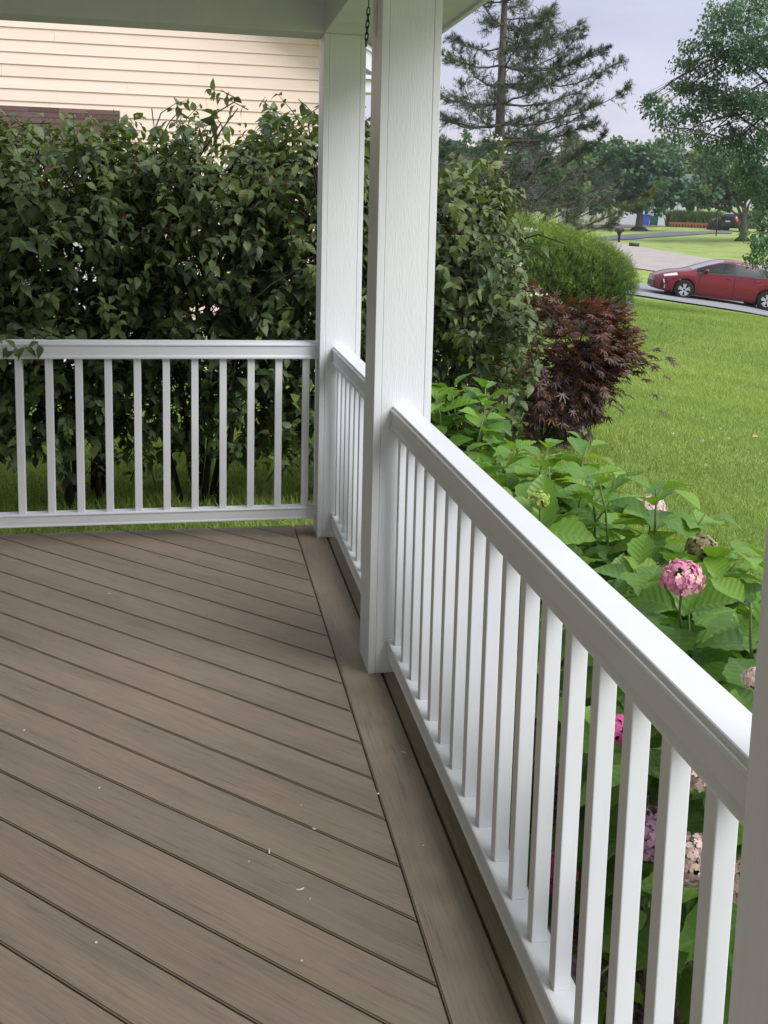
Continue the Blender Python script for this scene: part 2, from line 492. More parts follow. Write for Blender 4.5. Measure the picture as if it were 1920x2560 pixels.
TANF = leaf_mat('tan_floret', [(0.16, 0.13, 0.06), (0.26, 0.22, 0.11), (0.33, 0.28, 0.15)], trans=0.1, rough=0.8)
SPENT = leaf_mat('spent_floret', [(0.10, 0.05, 0.03), (0.16, 0.085, 0.045), (0.22, 0.17, 0.07)], trans=0.1, rough=0.8)
WFLOW = leaf_mat('white_floret', [(0.62, 0.62, 0.48), (0.78, 0.78, 0.68)], trans=0.2, rough=0.6, tcol=(1, 1, 0.9))

# ------------------------------------------------------------------ leaf templates and leaf masses
class Tmpl:
    def __init__(s, v, f, uv):
        s.v = np.array(v, float); s.f = [tuple(q) for q in f]; s.uv = np.array(uv, float)
        s.loops = np.array([i for q in s.f for i in q]); s.sizes = np.array([len(q) for q in s.f])
def strip_leaf(widths, droop=0.25, fold=0.12, edge_wave=0.0, rows=None):
    """a leaf as rows of left edge, midrib, right edge; y runs 0..1 along it"""
    n = len(widths)
    v, uv, f = [], [], []
    for i, w in enumerate(widths):
        y = (rows[i] if rows else i / (n - 1))
        z = -droop * y * y
        e_ = edge_wave * (1 if i % 2 else -1)
        yy = y * (1 - 0.12 * droop * y)
        v += [(-w, yy, z + fold * w + e_), (0, yy, z), (w, yy, z + fold * w - e_)]
        uv += [(0.5 - w, y), (0.5, y), (0.5 + w, y)]
    for i in range(n - 1):
        a = 3 * i
        f += [(a, a + 1, a + 4, a + 3), (a + 1, a + 2, a + 5, a + 4)]
    return Tmpl(v, f, uv)
def lobed_leaf(lobes=7, spread=250, cut=0.30):
    """palmate leaf: pointed lobes round the stalk end"""
    v, uv, f = [(0, 0.12, 0.0)], [(0.5, 0.12)], []
    a0 = -spread / 2
    for k in range(lobes):
        a = math.radians(a0 + spread * k / (lobes - 1))
        L = 0.88 * (1 - 0.42 * (abs(k - (lobes - 1) / 2) / ((lobes - 1) / 2)) ** 1.6)
        h = math.radians(spread / (lobes - 1) / 2)
        def pt(r, an, z): return (r * math.sin(an), 0.12 + r * math.cos(an), z)
        i0 = len(v)
        v += [pt(L * cut, a - h, 0.03), pt(L * 0.62, a - h * 0.42, -0.04), pt(L, a, -0.20 * L), pt(L * 0.62, a + h * 0.42, -0.04), pt(L * cut, a + h, 0.03)]
        uv += [(0.5, 0.5)] * 5
        f += [(0, i0, i0 + 1, i0 + 2), (0, i0 + 2, i0 + 3, i0 + 4)]
    return Tmpl(v, f, uv)
T_VIB = strip_leaf([0.02, 0.22, 0.31, 0.27, 0.14, 0.0], droop=0.30, fold=0.22)
T_VIB2 = strip_leaf([0.02, 0.25, 0.34, 0.26, 0.12, 0.0], droop=0.55, fold=0.30)
T_VIBL = strip_leaf([0.03, 0.30, 0.22, 0.0], droop=0.35, fold=0.22)
def serrate(ws, n=12, amp=0.016):
    y = np.linspace(0, 1, n)
    w = np.interp(y, np.linspace(0, 1, len(ws)), ws)
    w[1:-1] += amp * np.where(np.arange(1, n - 1) % 2, 1, -1)
    return [max(0.0, float(q)) for q in w]
T_HYD = strip_leaf(serrate([0.02, 0.19, 0.30, 0.335, 0.29, 0.16, 0.03, 0.0]), droop=0.28, fold=0.30, edge_wave=0.008)
T_HYD2 = strip_leaf(serrate([0.02, 0.22, 0.34, 0.36, 0.27, 0.13, 0.03, 0.0]), droop=0.60, fold=0.22, edge_wave=0.014)
T_HYD3 = strip_leaf(serrate([0.02, 0.17, 0.27, 0.31, 0.28, 0.17, 0.04, 0.0]), droop=0.10, fold=0.45, edge_wave=0.010)
T_MAP = lobed_leaf()
T_QUAD = Tmpl([(0, 0, 0), (0.42, 0.5, 0.06), (0, 1, -0.1), (-0.42, 0.5, 0.06)], [(0, 1, 2, 3)], [(0.5, 0), (1, 0.5), (0.5, 1), (0, 0.5)])
T_SLIM = Tmpl([(0, 0, 0), (0.27, 0.45, 0.06), (0, 1, -0.12), (-0.27, 0.45, 0.06)], [(0, 1, 2, 3)], [(0.5, 0), (0.8, 0.5), (0.5, 1), (0.2, 0.5)])
T_OVAL = Tmpl([(0, 0, 0), (0.30, 0.35, 0.05), (0.24, 0.7, 0.0), (0, 1, -0.12), (-0.24, 0.7, 0.0), (-0.30, 0.35, 0.05)], [(0, 1, 2, 3), (0, 3, 4, 5)], [(0.5, 0), (0.8, 0.35), (0.74, 0.7), (0.5, 1), (0.26, 0.7), (0.2, 0.35)])
T_NEED = Tmpl([(-0.06, 0, 0), (0.06, 0, 0), (0, 1, 0)], [(0, 1, 2)], [(0, 0), (1, 0), (0.5, 1)])
T_BLADE = Tmpl([(-0.05, 0, 0), (0.05, 0, 0), (0.035, 0.55, 0.10), (-0.035, 0.55, 0.10), (0, 1, 0.42)], [(0, 1, 2, 3), (3, 2, 4)], [(0, 0), (1, 0), (1, 0.5), (0, 0.5), (0.5, 1)])
def floret_tmpl():
    v, f, uv = [(0, 0, 0.0)], [], [(0.5, 0.5)]
    for k in range(4):
        a = math.pi / 2 * k
        def rt(x, y, z): return (x * math.cos(a) - y * math.sin(a), x * math.sin(a) + y * math.cos(a), z)
        i0 = len(v)
        v += [rt(-0.30, 0.28, 0.08), rt(-0.28, 0.62, 0.05), rt(0, 0.80, -0.02), rt(0.28, 0.62, 0.05), rt(0.30, 0.28, 0.08)]
        uv += [(0.5, 0.5)] * 5
        f += [(0, i0 + 4, i0 + 3, i0 + 2, i0 + 1, i0)]
    return Tmpl(v, f, uv)
T_FLO = floret_tmpl()

def unit(a): return a / (np.linalg.norm(a, axis=-1, keepdims=True) + 1e-12)
def frames(yd, nrm):
    yd = unit(yd)
    xd = unit(np.cross(yd, nrm))
    zd = np.cross(xd, yd)
    return xd, yd, zd
def mass_mesh(name, T, pos, yd, nrm, size, rnd, material, sm=True):
    N, k = len(pos), len(T.v)
    xd, yd, zd = frames(yd, nrm)
    size = np.broadcast_to(np.asarray(size, float), (N,))
    s = size[:, None, None]
    v = pos[:, None, :] + s * (T.v[None, :, 0, None] * xd[:, None, :] + T.v[None, :, 1, None] * yd[:, None, :] + T.v[None, :, 2, None] * zd[:, None, :])
    me = bpy.data.meshes.new(name)
    me.vertices.add(N * k)
    me.vertices.foreach_set('co', v.reshape(-1).astype(np.float32))
    nl = len(T.loops)
    loops = (np.arange(N)[:, None] * k + T.loops[None, :]).reshape(-1)
    me.loops.add(N * nl)
    me.loops.foreach_set('vertex_index', loops.astype(np.int32))
    starts = np.concatenate([[0], np.cumsum(np.tile(T.sizes, N))[:-1]])
    me.polygons.add(N * len(T.sizes))
    me.polygons.foreach_set('loop_start', starts.astype(np.int32))
    me.update(calc_edges=True)
    uvl = me.uv_layers.new(name='UVMap')
    uvl.data.foreach_set('uv', np.tile(T.uv[T.loops], (N, 1)).reshape(-1).astype(np.float32))
    a = me.attributes.new('rnd', 'FLOAT', 'POINT')
    a.data.foreach_set('value', np.repeat(np.clip(rnd, 0, 1), k).astype(np.float32))
    me.materials.append(material)
    if sm: me.polygons.foreach_set('use_smooth', np.ones(N * len(T.sizes), bool))
    return me
def mass(name, T, pos, yd, nrm, size, rnd, material, parent=None, kind='stuff', sm=True):
    pos = np.asarray(pos, float) - base_of(parent)
    return link(name, mass_mesh(name, T, pos, np.asarray(yd, float), np.asarray(nrm, float), size, np.asarray(rnd, float), material, sm), parent, kind)
VARI = {}
def variants(key, Ts, material, n=10):
    if key not in VARI:
        L = []
        for T in Ts:
            for i in range(n):
                L.append(mass_mesh(key, T, np.zeros((1, 3)), np.array([[0, 1.0, 0]]), np.array([[0, 0, 1.0]]), 1.0, np.array([(i + 0.5) / n]), material))
        VARI[key] = (L, len(Ts), n)
    return VARI[key]
def single_leaves(name, key, idx, pos, yd, nrm, size, rnd, parent, tsel=None):
    L, nt_, n = VARI[key]
    xd, yd, zd = frames(yd, nrm)
    b = base_of(parent)
    for i in idx:
        t = int(tsel[i]) if tsel is not None else random.randrange(nt_)
        me = L[t * n + min(n - 1, int(np.clip(rnd[i], 0, 0.999) * n))]
        o = bpy.data.objects.new(name, me)
        m = Matrix.Identity(4)
        s = size[i]
        for r in range(3):
            m[r][0] = xd[i][r] * s; m[r][1] = yd[i][r] * s; m[r][2] = zd[i][r] * s; m[r][3] = pos[i][r] - b[r]
        C.objects.link(o)
        o.parent = parent
        o.matrix_local = m
def frontmost(pos, size, cap=300, cell=16):
    x, y, d = project(pos)
    ok = np.where((x > -30) & (x < 1950) & (y > -30) & (y < 2590) & (d > 0.2))[0]
    best = {}
    for i in ok:
        k = (int(x[i] // cell), int(y[i] // cell))
        if k not in best or d[i] < d[best[k]]: best[k] = i
    c = np.array(sorted(best.values(), key=lambda i: -size[i] / d[i])[:cap], int)
    return c
def leafed(parent, key, Ts, T_mass, material, name, pos, yd, nrm, size, rnd, cap=300):
    """the 300 leaves that show largest as parts, the rest as one stuff part"""
    pos, yd, nrm, size, rnd = [np.asarray(a, float) for a in (pos, yd, nrm, size, rnd)]
    variants(key, Ts, material)
    pick = frontmost(pos, size, cap)
    single_leaves('leaf', key, pick, pos, yd, nrm, size, rnd, parent)
    rest = np.setdiff1d(np.arange(len(pos)), pick)
    if len(rest):
        mass(name, T_mass, pos[rest], yd[rest], nrm[rest], size[rest], rnd[rest], material, parent)

# ------------------------------------------------------------------ terrain
def uw(p): return p[..., 0] * 0.2043 + p[..., 1] * 0.979, p[..., 0] * 0.979 - p[..., 1] * 0.2043
ctrl = []
for x_, y_, z_ in ((-3, -8, -0.42), (0.3, -8, -0.42), (3, -8, -0.45), (8, -6, -0.5), (-3, 0, -0.35), (0.3, -4, -0.42), (0.3, -2, -0.42), (1.2, -2, -0.42), (3, -2, -0.42),
                   (0.3, 0.3, -0.30), (-2, 1.8, -0.22), (-0.4, 1.6, -0.20), (1.4, 2.0, -0.26), (-3, 5, -0.20), (1, 6, -0.28), (-4, 12, -0.2), (2, 13, -0.3), (-15, 5, -0.2), (-15, -8, -0.4),
                   (5, 1, -0.38), (9, -2, -0.6), (-10, 25, 0.0), (-20, 60, 1.0), (15, 5, -0.8), (25, 5, -1.5)):
    ctrl.append((x_, y_, z_))
for px, py, d in ((1385, 1105, 8.6), (1450, 850, 17), (1600, 800, 19.5), (1600, 743, 33), (1920, 795, 31.5), (1706, 748, 35.5), (1908, 776, 35.5),
                  (1620, 672, 47), (1600, 622, 62), (1760, 648, 57), (1920, 664, 53), (1546, 606, 68), (1750, 612, 72), (1890, 607, 72), (1560, 596, 80), (1800, 583, 83),
                  (1597, 579, 90), (1615, 565, 104), (1760, 570, 104), (1860, 578, 97), (1300, 560, 95), (1100, 556, 110), (2200, 640, 80), (2300, 900, 34), (1900, 545, 200), (1300, 545, 200)):
    ctrl.append(tuple(P(px, py, d)))
ctrl.append((20, 420, 9)); ctrl.append((-120, 300, 6)); ctrl.append((250, 300, 6)); ctrl.append((80, 0, -4))
ctrl = np.array(ctrl)
def _tps_k(r): return np.where(r > 1e-9, r * r * np.log(r + 1e-9), 0.0)
_S = 10.0
_cp = ctrl[:, :2] / _S
_n = len(ctrl)
_K = _tps_k(np.linalg.norm(_cp[:, None] - _cp[None], axis=2)) + np.eye(_n) * 0.02
_A = np.zeros((_n + 3, _n + 3))
_A[:_n, :_n] = _K
_A[:_n, _n] = 1; _A[:_n, _n + 1:] = _cp
_A[_n, :_n] = 1; _A[_n + 1:, :_n] = _cp.T
_w = np.linalg.solve(_A, np.concatenate([ctrl[:, 2], np.zeros(3)]))
def gz(x, y):
    q = np.stack([np.asarray(x, float), np.asarray(y, float)], -1) / _S
    k = _tps_k(np.linalg.norm(q[..., None, :] - _cp, axis=-1))
    return k @ _w[:_n] + _w[_n] + q @ _w[_n + 1:]
def ground_at(px, py, lo=2.0, hi=260.0):
    """first point where the view ray of a photograph pixel meets the terrain"""
    d = np.concatenate([np.arange(lo, 40, 0.1), np.arange(40, hi, 0.5)])
    pts = CAM + ray(px, py) * d[:, None]
    f = pts[:, 2] - gz(pts[:, 0], pts[:, 1])
    i = np.where(f < 0)[0]
    if not len(i): return pts[-1]
    i = max(1, i[0])
    t = f[i - 1] / (f[i - 1] - f[i] + 1e-12)
    return pts[i - 1] * (1 - t) + pts[i] * t
def axis_pts(segs):
    o = []
    for a, b, st in segs: o += list(np.arange(a, b, st))
    return np.array(o + [segs[-1][1]])
gx = axis_pts([(-150, -30, 8), (-30, -6, 1.5), (-6, 10, 0.25), (10, 45, 0.5), (45, 90, 2.5), (90, 250, 10)])
gy = axis_pts([(-30, -8, 2), (-8, 16, 0.25), (16, 60, 0.6), (60, 130, 1.5), (130, 420, 12)])
GX, GY = np.meshgrid(gx, gy)
GZ = np.vstack([gz(GX[i], GY[i]) for i in range(len(gy))])
nx, ny = len(gx), len(gy)
idx = np.arange(nx * ny).reshape(ny, nx)
quads = np.stack([idx[:-1, :-1], idx[:-1, 1:], idx[1:, 1:], idx[1:, :-1]], -1).reshape(-1, 4)
me = bpy.data.meshes.new('lawn_ground')
me.vertices.add(nx * ny)
me.vertices.foreach_set('co', np.stack([GX, GY, GZ], -1).reshape(-1).astype(np.float32))
me.loops.add(quads.size)
me.loops.foreach_set('vertex_index', quads.reshape(-1).astype(np.int32))
me.polygons.add(len(quads))
me.polygons.foreach_set('loop_start', (np.arange(len(quads)) * 4).astype(np.int32))
me.update(calc_edges=True)
me.materials.append(GRASSG)
smooth(me)
tag(link('ground', me), 'sloping green lawn running from the porch down to the street and up again', kind='structure')

def drape(name, near, far, material, label, dz=0.04, nu=60, nv=14, thick=True):
    """a paved surface between two edge polylines (photo pixels on the terrain), laid over the ground"""
    def resample(pts, n):
        pts = np.array(pts)
        s = np.concatenate([[0], np.cumsum(np.linalg.norm(np.diff(pts[:, :2], axis=0), axis=1))])
        t = np.linspace(0, s[-1], n)
        return np.stack([np.interp(t, s, pts[:, i]) for i in range(3)], -1)
    A, B = resample(near, nu), resample(far, nu)
    V, F = [], []
    for i in range(nu):
        for j in range(nv):
            q = A[i] * (1 - j / (nv - 1)) + B[i] * j / (nv - 1)
            V.append((q[0], q[1], float(gz(q[0], q[1])) + dz))
    for i in range(nu - 1):
        for j in range(nv - 1):
            a = i * nv + j
            F.append((a, a + nv, a + nv + 1, a + 1))
    o = link(name, mesh_py(name, V, F, material, True))
    return tag(o, label, kind='structure')
G = ground_at
drape('street', [G(1380, 655), G(1480, 664), G(1560, 668), G(1640, 680), G(1760, 702), G(1940, 735), G(2100, 765)], [G(1380, 585), G(1480, 600), G(1580, 614), G(1660, 629), G(1750, 644), G(1850, 657), G(1940, 664), G(2100, 680)], ASPH, 'pale tan street passing behind the red car')
drape('driveway', [G(1480, 727), G(1600, 742), G(1700, 758), G(1800, 773), G(1920, 794), G(2050, 822)], [G(1480, 700), G(1600, 712), G(1700, 722), G(1800, 736), G(1920, 752), G(2050, 775)], DRIVE, 'pale grey driveway under the red car', dz=0.05)
drape('far_driveway', [G(1400, 606), G(1530, 601), G(1620, 595), G(1720, 589), G(1830, 585)], [G(1400, 595), G(1530, 590), G(1620, 585), G(1720, 580), G(1830, 577)], DARKDR, 'dark grey driveway across the far lawn', dz=0.05, nv=6)
drape('garage_apron', [G(1440, 571), G(1540, 571), G(1640, 568), G(1700, 565)], [G(1440, 563), G(1540, 563), G(1640, 561.5), G(1700, 560.5)], DARKDR, 'grey apron in front of the far garage and bins', dz=0.05, nv=6)
# mulch bed beside the porch
V = []
def strip_ground(name, pts_l, pts_r, material, label, dz):
    V, F = [], []
    n = 30
    L = np.array(pts_l); Rr = np.array(pts_r)
    for i in range(n + 1):
        t = i / n
        a = np.array([np.interp(t, np.linspace(0, 1, len(L)), L[:, k]) for k in range(2)])
        b = np.array([np.interp(t, np.linspace(0, 1, len(Rr)), Rr[:, k]) for k in range(2)])
        for j in range(7):
            q = a * (1 - j / 6) + b * j / 6
            h = 0.03 * math.sin(math.pi * j / 6) + rng.normal(0, 0.006)
            V.append((q[0], q[1], float(gz(q[0], q[1])) + dz + h))
    for i in range(n):
        for j in range(6):
            a = i * 7 + j
            F.append((a, a + 1, a + 8, a + 7))
    return tag(link(name, mesh_py(name, V, F, material, True)), label, kind='structure')
strip_ground('mulch_bed', [(0.30, -6.5), (0.30, -2), (0.30, 0.4), (0.6, 1.3)], [(1.2, -6.5), (1.25, -3), (1.3, -0.5), (1.6, 1.1)], MULCH, 'dark mulch bed along the right side of the porch', 0.02)
strip_ground('mulch_bed', [(-3.2, 0.28), (-1.5, 0.28), (0.3, 0.28), (0.9, 0.5)], [(-3.2, 0.62), (-1.5, 0.6), (0.3, 0.7), (0.9, 1.0)], MULCH, 'thin dark mulch strip along the back edge of the porch', 0.012)

# ------------------------------------------------------------------ porch floor
PITCH = 0.2043 / math.sqrt(2)
deck = thing('porch_floor', 'brown composite porch floor with boards laid on the diagonal', None, (0, 0, 0))
deck['kind'] = 'structure'
def clip(poly, a, b, c):
    """keep the part of a polygon where a x + b y <= c"""
    o = []
    for i in range(len(poly)):
        p, q = poly[i], poly[(i + 1) % len(poly)]
        dp, dq = a * p[0] + b * p[1] - c, a * q[0] + b * q[1] - c
        if dp <= 0: o.append(p)
        if dp * dq < 0:
            t = dp / (dp - dq)
            o.append((p[0] + t * (q[0] - p[0]), p[1] + t * (q[1] - p[1])))
    return o
def board(poly, ang, thick=0.024, name='deck_board'):
    cx = sum(p[0] for p in poly) / len(poly); cy = sum(p[1] for p in poly) / len(poly)
    ca, sa = math.cos(-ang), math.sin(-ang)
    loc = [((p[0] - cx) * ca - (p[1] - cy) * sa, (p[0] - cx) * sa + (p[1] - cy) * ca) for p in poly]
    bm = bmesh.new()
    top = [bm.verts.new((x, y, 0)) for x, y in loc]
    bot = [bm.verts.new((x, y, -thick)) for x, y in loc]
    f = bm.faces.new(top)
    n = len(top)
    for i in range(n): bm.faces.new((top[i], bot[i], bot[(i + 1) % n], top[(i + 1) % n]))
    bm.faces.new(bot[::-1])
    bmesh.ops.recalc_face_normals(bm, faces=bm.faces[:])
    te = [e_ for e_ in bm.edges if e_.verts[0].co.z > -0.001 and e_.verts[1].co.z > -0.001]
    bmesh.ops.bevel(bm, geom=te, offset=0.003, segments=2, affect='EDGES')
    o = link(name, bm_mesh(name, bm, DECK), deck)
    o.location = (cx, cy, 0)
    o.rotation_euler = (0, 0, ang)
    return o
GAP = 0.0024
for i in range(-2, 44):
    n0, n1 = -(i + 1) * PITCH + GAP, -i * PITCH - GAP
    s2 = 1 / math.sqrt(2)
    L = 8.0
    c0 = [(n0 * s2 + L * s2, n0 * s2 - L * s2), (n1 * s2 + L * s2, n1 * s2 - L * s2), (n1 * s2 - L * s2, n1 * s2 + L * s2), (n0 * s2 - L * s2, n0 * s2 + L * s2)]
    p = clip(c0, 1, 0, -0.0022)
    if len(p) > 2: p = clip(p, -1, 0, 2.18)
    if len(p) > 2: p = clip(p, 0, 1, 0.222)
    if len(p) > 2: p = clip(p, 0, -1, 6.6)
    if len(p) > 2:
        ar = 0.5 * abs(sum(p[k][0] * p[(k + 1) % len(p)][1] - p[(k + 1) % len(p)][0] * p[k][1] for k in range(len(p))))
        if ar > 0.002: board(p, math.radians(135))
board([(0.0022, -6.6), (0.1395, -6.6), (0.1395, 0.222), (0.0022, 0.222)], math.radians(90), name='border_board')
board([(0.1475, -6.6), (0.287, -6.6), (0.287, 0.222), (0.1475, 0.222)], math.radians(90), name='border_board')
box('rim_joist', 0.262, 0.284, -6.6, 0.2, -0.36, -0.026, mat('weathered_joist', (0.10, 0.085, 0.07), 0.9), deck)
box('rim_joist', -2.18, 0.26, 0.18, 0.2, -0.28, -0.026, MATS['weathered_joist'], deck)
for j in range(14):
    box('joist', -2.18, 0.26, -6.4 + j * 0.48, -6.36 + j * 0.48, -0.2, -0.026, MATS['weathered_joist'], deck)

# ------------------------------------------------------------------ posts
PX0, PX1 = 0.0926, 0.2862
def post(y0, label):
    y1 = y0 + 0.1936
    t = thing('porch_post', label, 'post', ((PX0 + PX1) / 2, (y0 + y1) / 2, 0), 'white square porch posts')
    box('side_board', PX0, PX0 + 0.0245, y0, y1, 0.0, 2.3705, POSTS, t, 0.0018)
    box('side_board', PX1 - 0.0245, PX1, y0, y1, 0.0, 2.3705, POSTS, t, 0.0018)
    box('face_panel', PX0 + 0.0251, PX1 - 0.0251, y0 + 0.0006, y0 + 0.020, 0.001, 2.370, POSTP, t, 0.0015)
    box('face_panel', PX0 + 0.0251, PX1 - 0.0251, y1 - 0.020, y1 - 0.0006, 0.001, 2.370, POSTP, t, 0.0015)
    box('post_core', PX0 + 0.024, PX1 - 0.024, y0 + 0.019, y1 - 0.019, 0.002, 2.369, POSTS, t)
    return t
post(-0.0065, 'white porch post at the far back corner where the two railings meet')
post2 = post(-1.5681, 'white porch post in the middle of the right side, with a chain hanging behind it')
post(-4.2040, 'nearest porch post, a shaded grey strip at the right edge of the picture')
# peeled paint on the inner face of the middle post
for (ya, za, h, w) in ((-1.470, 2.19, 0.13, 0.007), (-1.445, 2.16, 0.05, 0.004), (-1.455, 2.09, 0.06, 0.004), (-1.432, 2.21, 0.03, 0.005)):
    bm = bmesh.new()
    k = 7
    L_ = [bm.verts.new((-0.0008, -w * (0.5 + 0.4 * random.random()), -h / 2 + h * i / k)) for i in range(k + 1)]
    R_ = [bm.verts.new((-0.0008, w * (0.5 + 0.4 * random.random()), -h / 2 + h * i / k)) for i in range(k + 1)]
    for i in range(k): bm.faces.new((L_[i], R_[i], R_[i + 1], L_[i + 1]))
    o = link('peeling_paint', bm_mesh('peeling_paint', bm, MATS.get('bare_wood') or mat('bare_wood', (0.62, 0.52, 0.38), 0.8)), post2)
    o.location = tuple(np.array([PX0, ya, za]) - base_of(post2))

# ------------------------------------------------------------------ railings
def top_prof(c, dz):
    h = [(0, .952), (.0305, .952), (.0325, .9505), (.0335, .943), (.0385, .9415), (.0405, .938), (.0405, .934), (.0385, .9305), (.0350, .927), (.0345, .889), (.0375, .884), (.0395, .879), (.0395, .874), (.0375, .870), (0, .870)]
    return [(c - a, z + dz) for a, z in h] + [(c + a, z + dz) for a, z in h[::-1] if a > 0]
def bot_prof(c, dz):
    h = [(0, .139), (.0265, .139), (.0310, .1375), (.0328, .134), (.0328, .1305), (.0300, .127), (.0292, .123), (.0292, .090), (.0318, .085), (.0322, .081), (.0310, .078), (0, .078)]
    return [(c - a, z + dz) for a, z in h] + [(c + a, z + dz) for a, z in h[::-1] if a > 0]
BAL = bmesh.new(); box_bm(BAL, -.0165, .0165, -.0165, .0165, -.37, .37, .0022); BAL = bm_mesh('baluster', BAL, WHITE)
def railing(label, axis, c, a0, a1, bals, dz, group='white porch railings'):
    mid = (a0 + a1) / 2
    t = thing('porch_railing', label, 'railing', (mid, c, 0) if axis == 'x' else (c, mid, 0), group)
    prism('top_rail', top_prof(c, dz), axis, a0, a1, WHITE, t)
    prism('bottom_rail', bot_prof(c, dz), axis, a0, a1, WHITE, t)
    b = base_of(t)
    for q in bals:
        o = link('baluster', BAL, t)
        pz = 0.505 + dz
        o.location = tuple(np.array([q, c, pz] if axis == 'x' else [c, q, pz]) - b)
        o.rotation_euler = (0, 0, random.choice((0, math.pi / 2, math.pi)))
        o.scale = (1, 1, 0.99)
    return t
rx = 0.1895
railing('white railing across the back of the porch in front of the dark hedge', 'x', 0.0903, -2.18, PX0 + 0.0004, [-1.2922 + 0.0165 + k * .1313 for k in range(-6, 11)], 0.0)
railing('short white railing section between the corner post and the middle post', 'y', rx, -1.3741, -0.0069, [-0.0494 - k * .1365 for k in range(0, 10)], -0.014)
railing('long white railing in the foreground running up to the right edge', 'y', rx, -4.0098, -1.5685, [-1.6109 - k * .1365 for k in range(0, 18)], -0.017)

# ------------------------------------------------------------------ porch roof
roof = thing('porch_roof', 'porch roof seen from below with grey-green shaded beams and soffit', 'porch roof', (-0.8, -3, 2.37))
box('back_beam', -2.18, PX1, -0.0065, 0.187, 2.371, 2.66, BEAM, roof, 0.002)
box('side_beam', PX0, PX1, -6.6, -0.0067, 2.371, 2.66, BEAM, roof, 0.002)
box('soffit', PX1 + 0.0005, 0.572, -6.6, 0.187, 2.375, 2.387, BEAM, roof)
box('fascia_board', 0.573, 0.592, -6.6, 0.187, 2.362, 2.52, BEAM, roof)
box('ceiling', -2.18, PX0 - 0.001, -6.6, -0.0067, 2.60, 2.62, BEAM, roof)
V = [(0.60, -6.65, 2.52), (0.60, 0.20, 2.52), (-2.4, 0.20, 3.42), (-2.4, -6.65, 3.42)]
V += [(a, b, c + 0.04) for a, b, c in V]
me = mesh_py('roof_slab', np.array(V) - base_of(roof), [(3, 2, 1, 0), (4, 5, 6, 7), (0, 1, 5, 4), (1, 2, 6, 5), (2, 3, 7, 6), (3, 0, 4, 7)], SHINGLE)
link('roof_slab', me, roof)
V = [(0.56, 0.17, 2.665), (-2.38, 0.17, 2.665), (-2.38, 0.17, 3.40), (0.56, 0.187, 2.665), (-2.38, 0.187, 2.665), (-2.38, 0.187, 3.40)]
me = mesh_py('gable_panel', np.array(V) - base_of(roof), [(0, 1, 2), (5, 4, 3), (0, 3, 4, 1), (1, 4, 5, 2), (2, 5, 3, 0)], BEAM)
link('gable_panel', me, roof)
# the house the porch belongs to (left of the picture)
hw = thing('house_wall', 'taupe wall of the house the porch belongs to, left of the picture', 'house', (-2.3, -3, 0))
box('wall', -2.40, -2.185, -9.0, 0.19, -0.4, 2.6, mat('taupe_wall_paint', (0.44, 0.43, 0.42), 0.6), hw)  # unseen wall, built to shade the porch; tone picked for its bounce

# ------------------------------------------------------------------ hanging chain
c0 = np.array([0.1225, -1.10, 2.371])
chain = thing('hanging_chain', 'short dark iron chain hanging from the beam between the two far posts', 'chain', c0)
zt = 2.371
tubes('hook', [([c0, c0 + np.array([0, 0, -0.040]), c0 + np.array([-0.001, 0, -0.082])], 0.0020)], CHAINM, chain, 6)
LK = None
def link_mesh():
    pts = []
    for k in range(13):
        a = 2 * math.pi * k / 12
        pts.append(np.array([0.0058 * math.cos(a), 0, 0.0075 * math.sin(a) + (0.0065 if math.sin(a) > 0 else -0.0065)]))
    V, F = tube_arrays([(pts, 0.0021)], 6)
    return mesh_py('chain_link', V, F, CHAINM, True)
LK = link_mesh()
z = zt - 0.096
for k in range(6):
    o = link('chain_link', LK, chain)
    o.location = (-0.001 - 0.0012 * k, 0.0, z - k * 0.0215 - zt)
    o.rotation_euler = (0.05, 0.10, 0.3 + (math.pi / 2) * (k % 2))

